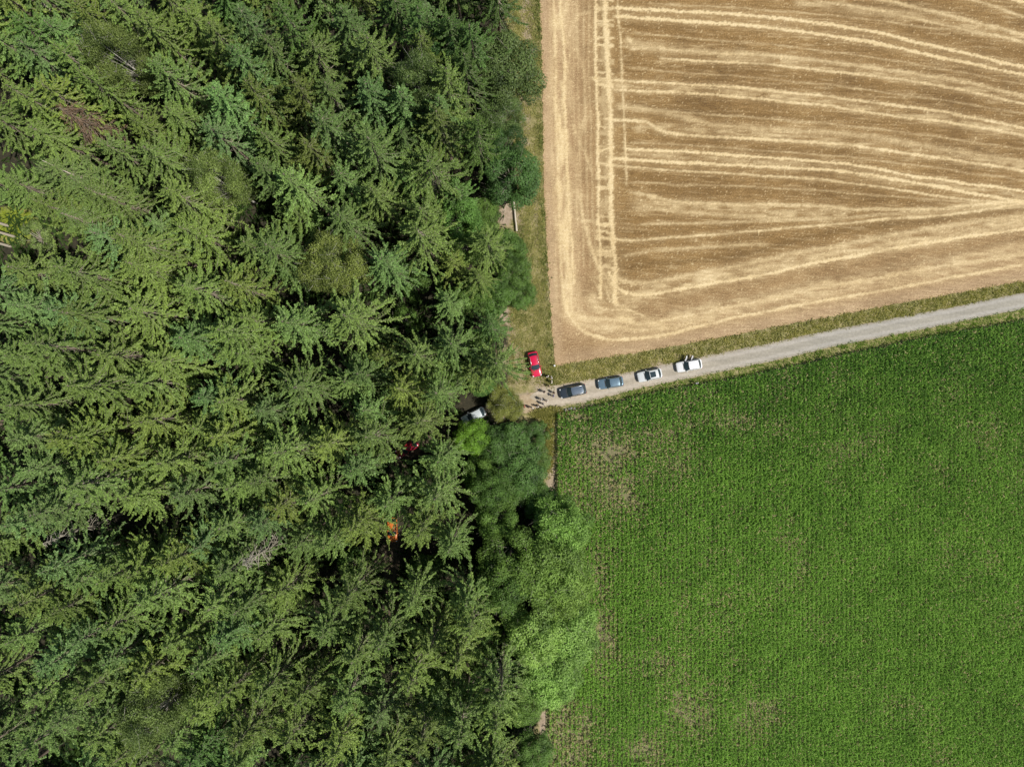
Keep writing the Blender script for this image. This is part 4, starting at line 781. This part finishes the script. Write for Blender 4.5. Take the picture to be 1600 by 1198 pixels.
def make_person(pose):
    stride = pose.get('stride', .05); arm = pose.get('arm', 0); bend = pose.get('bend', 0)
    hipz = .93; pel = (0, 0, hipz, .13, .11); ch1 = (0.02 * bend, 0, 1.14, .135, .10); ch2 = (.06 * bend, 0, 1.36, .16, .11); nk = (.09 * bend, 0, 1.50, .055, .055); h1 = (.115 * bend + .01, 0, 1.58, .072, .085); h2 = (.12 * bend + .01, 0, 1.66, .078, .096); h3 = (.12 * bend, 0, 1.735, .055, .07)
    chains = [[pel, ch1, ch2, nk, h1, h2, h3]]; shirt = [[pel[:3] + (.17, .15), ch1[:3] + (.18, .15), ch2[:3] + (.20, .15), (.08 * bend, 0, 1.44, .11, .11)]]; trous = [[(0, 0, hipz + .06, .148, .125), (0, 0, hipz - .04, .15, .13)]]; shoes = []
    for sg in (-1, 1):
        st = stride * sg; hp = (0, .095 * sg, hipz - .06, .095, .095); kn = (st * .6 + .02, .10 * sg, .50, .062, .062); an = (st, .11 * sg, .10, .040, .040); toe = (st + .15, .13 * sg, .035, .035, .03)
        chains.append([pel, hp, kn, an, toe]); trous.append([(0, 0, hipz - .04), hp[:3] + (.108, .108), kn[:3] + (.078, .078), an[:3] + (.062, .062)]); trous[-1][0] = (0, 0, hipz - .04, .15, .13); shoes.append([(st - .05, .11 * sg, .05, .048, .045), (st + .05, .115 * sg, .05, .05, .042), (st + .17, .13 * sg, .035, .042, .03)])
        sh = (ch2[0], .19 * sg, 1.40, .062, .062)
        if arm == 1 and sg == 1: el = (ch2[0] + .12, .24, 1.16, .042, .042); wr = (ch2[0] + .34, .14, 1.22, .028, .028)
        elif arm == 2: el = (ch2[0] + .02, .25 * sg, 1.14, .042, .042); wr = (ch2[0] + .2, .06 * sg, 1.12, .028, .028)
        else: el = (ch2[0] - .03 - st * .2, .235 * sg, 1.13, .042, .042); wr = (ch2[0] + .05 - st * .4, .25 * sg, .88, .028, .028)
        dv = (Vector(wr[:3]) - Vector(el[:3])).normalized(); pm = Vector(wr[:3]) + dv * .06; chains.append([ch2, sh, el, wr, (*pm, .036, .018)]); shirt.append([ch2[:3] + (.172, .122), sh[:3] + (.078, .078), tuple((Vector(sh[:3]) * .25 + Vector(el[:3]) * .75)) + (.062, .062)])
        sd = dv.cross(Vector((0, 1, 0))); sd = sd.normalized() if sd.length > .1 else Vector((1, 0, 0))
        for k in range(4):
            b0 = pm + dv * .02 + sd * (k - 1.5) * .019; l = (.068, .078, .072, .056)[k]; b1 = b0 + dv * l * .5; b2 = b1 + (dv * .8 - Vector((0, .5 * sg, 0))).normalized() * l * .5; chains.append([(*(b0 - dv * .02), .009), (*b1, .009), (*b2, .007)])
        t0 = pm - dv * .02 + sd * .03; t1 = t0 + (dv + sd).normalized() * .035; t2 = t1 + dv * .03; chains.append([(*t0, .011), (*t1, .010), (*t2, .008)])
    chains.append([(h1[0] + .075, 0, 1.615, .010), (h1[0] + .098, 0, 1.60, .013)])
    for sg in (-1, 1): chains.append([(h2[0] - .005, .082 * sg, 1.65, .012), (h2[0] - .005, .09 * sg, 1.615, .010)])
    body = skinmesh('body', chains, SKIN, 1); sh_ = skinmesh('shirt', shirt, CM['white'], 1); tr_ = skinmesh('trousers', trous, CM['black'], 1)
    b = MB(); c0 = (h2[0] - .018, 0, 1.685); b.ball(c0, (.098, .086, .095), 12); hair = b.data('hair', CM['brown'], True)
    so = [skinmesh('shoe', [s_], CM['black'], 1) for s_ in shoes]; b = MB()
    for sg in (-1, 1): b.ball((h1[0] + .083, .031 * sg, 1.655), (.008, .013, .008), 6)
    eyes = b.data('eyes', CM['black'], True); b = MB(); b.box((h1[0] + .082, 0, 1.562), (.012, .045, .01)); mouth = b.data('mouth', CM['red'])
    return [('body', body), ('shirt', sh_), ('trousers', tr_), ('hair', hair), ('shoe', so[0]), ('shoe', so[1]), ('eyes', eyes), ('mouth', mouth)]
POSES = [make_person(dict(stride=.04, arm=0, bend=.1)), make_person(dict(stride=.16, arm=0, bend=.5)), make_person(dict(stride=.03, arm=1, bend=.2)), make_person(dict(stride=.05, arm=2, bend=.2))]
def person(px, py, face, pose, shirt, trousers, hair, label, s_=1.0):
    o = bpy.data.objects.new('person', None); COL.objects.link(o); x, y = W(px, py, 1.4); o.location = (x, y, .04); o.rotation_euler = (0, 0, R(face)); o.scale = (s_, s_, s_); tag(o, label, 'person', 'people at the end of the road')
    for n_, d in POSES[pose]:
        q = bpy.data.objects.new(n_, d); COL.objects.link(q); q.parent = o; cm = {'shirt': shirt, 'trousers': trousers, 'hair': hair}.get(n_)
        if cm: q.material_slots[0].link = 'OBJECT'; q.material_slots[0].material = CM[cm]
PPL = [(855.5, 588, -60, 0, 'white', 'grey', 'brown', 'person in white shirt and grey trousers just right of the red car nose'),
 (862, 589.5, 200, 2, 'white', 'black', 'black', 'person in white top and black trousers, topmost right of the standing group'),
 (862, 596.5, 180, 0, 'white', 'navy', 'blond', 'person with fair hair and white top on the grass edge'),
 (859, 603, 210, 3, 'beige', 'black', 'blond', 'person in beige top where grass meets road'),
 (850.5, 612, -30, 1, 'black', 'black', 'black', 'person all in black standing alone mid-junction'),
 (866, 613.5, 190, 0, 'darkgrey', 'black', 'brown', 'person in dark grey nearest the front of the dark estate car'),
 (865, 618.5, 170, 3, 'blue', 'denim', 'brown', 'person in blue top beside the dark estate car'),
 (846, 624, -10, 0, 'white', 'black', 'brown', 'person in white top at the middle of the dirt junction'),
 (855.5, 626.5, 170, 2, 'white', 'grey', 'blond', 'person in white top and grey trousers near the road end'),
 (848.5, 631, 30, 0, 'grey', 'black', 'black', 'person in grey top and black trousers just below the white-topped pair'),
 (819, 635, 10, 3, 'red', 'black', 'brown', 'person in red top at the left end of the bottom row'),
 (825, 636, 40, 0, 'black', 'denim', 'black', 'person in black top second from left in the bottom row'),
 (831.5, 637, 60, 0, 'white', 'black', 'blond', 'person in white top third from left in the bottom row'),
 (840, 635.5, 90, 3, 'white', 'grey', 'brown', 'person in white top fourth from left in the bottom row'),
 (845.5, 636.5, 130, 2, 'black', 'black', 'black', 'person in black at the right end of the bottom row'),
 (1089.3, 598.5, 100, 1, 'white', 'green', 'black', 'person in white top on the grass below the car with open doors'),
 (672.5, 675.5, 60, 0, 'navy', 'navy', 'blond', 'person in navy half hidden under branches between the two forest cars')]
for i, p in enumerate(PPL): person(*p, s_=[1, .97, 1.03, .95, 1.02][i % 5])

# ---------------------------------------------------------------- small things
def log(name, p0, p1, r0, r1, label, z=.25, cat='log'):
    (x0, y0), (x1, y1) = W(*p0), W(*p1); n = 9; b = MB(); pts = [(x0 + (x1 - x0) * i / n + rr.uniform(-.02, .02), y0 + (y1 - y0) * i / n + rr.uniform(-.02, .02), z) for i in range(n + 1)]
    b.tube(pts, [r0 + (r1 - r0) * i / n + rr.uniform(-.01, .01) for i in range(n + 1)], 12); o = link(name, b.data(name, M_LOG, True)); tag(o, label, cat); return o
log('log', (802.2, 313), (807.5, 362), .13, .17, 'long straight pale log lying along the forest edge strip', .42)
o = bpy.data.objects.new('boundary_post', None); COL.objects.link(o); x, y = W(866, 571.5, 0); o.location = (x, y, 0); tag(o, 'short white-topped post at the corner of the stubble field', 'post')
b = MB(); b.box((0, 0, .4), (.16, .16, .9)); link('post_shaft', b.data('post_shaft', M_LOG), o); b = MB(); b.box((0, 0, .93), (.26, .26, .2)); link('post_cap', b.data('post_cap', WHT), o)
STN = plain('field_stone', (.42, .40, .38), .9)
STP = ['top left', 'left', 'lower left', 'middle', 'upper middle', 'largest', 'right', 'upper right', 'far right']
for i, (sx, sy, sr) in enumerate([(866, 642, .28), (870, 645, .22), (873, 641, .3), (877, 643, .25), (880, 640, .2), (884, 641, .34), (889, 639, .22), (893, 638, .26), (898, 637.5, .2)]):
    b = MB(); b.ball((0, 0, 0), (sr, sr * rr.uniform(.7, 1), sr * .7), 8); b.v = [(p[0] * rr.uniform(.85, 1.15), p[1] * rr.uniform(.85, 1.15), p[2] * rr.uniform(.85, 1.1)) for p in b.v]
    x, y = W(sx, sy); o = link('field_stone', b.data('field_stone', STN), None, (x, y, sr * .4)); o.rotation_euler = (0, 0, rr.uniform(0, 3)); tag(o, 'pale field stone at the corn corner, %s in order from the junction' % ORD[i] if i else 'pale field stone at the corn corner, nearest the junction', 'stone', 'stones at the corner of the corn')
print('objects', len(bpy.data.objects))
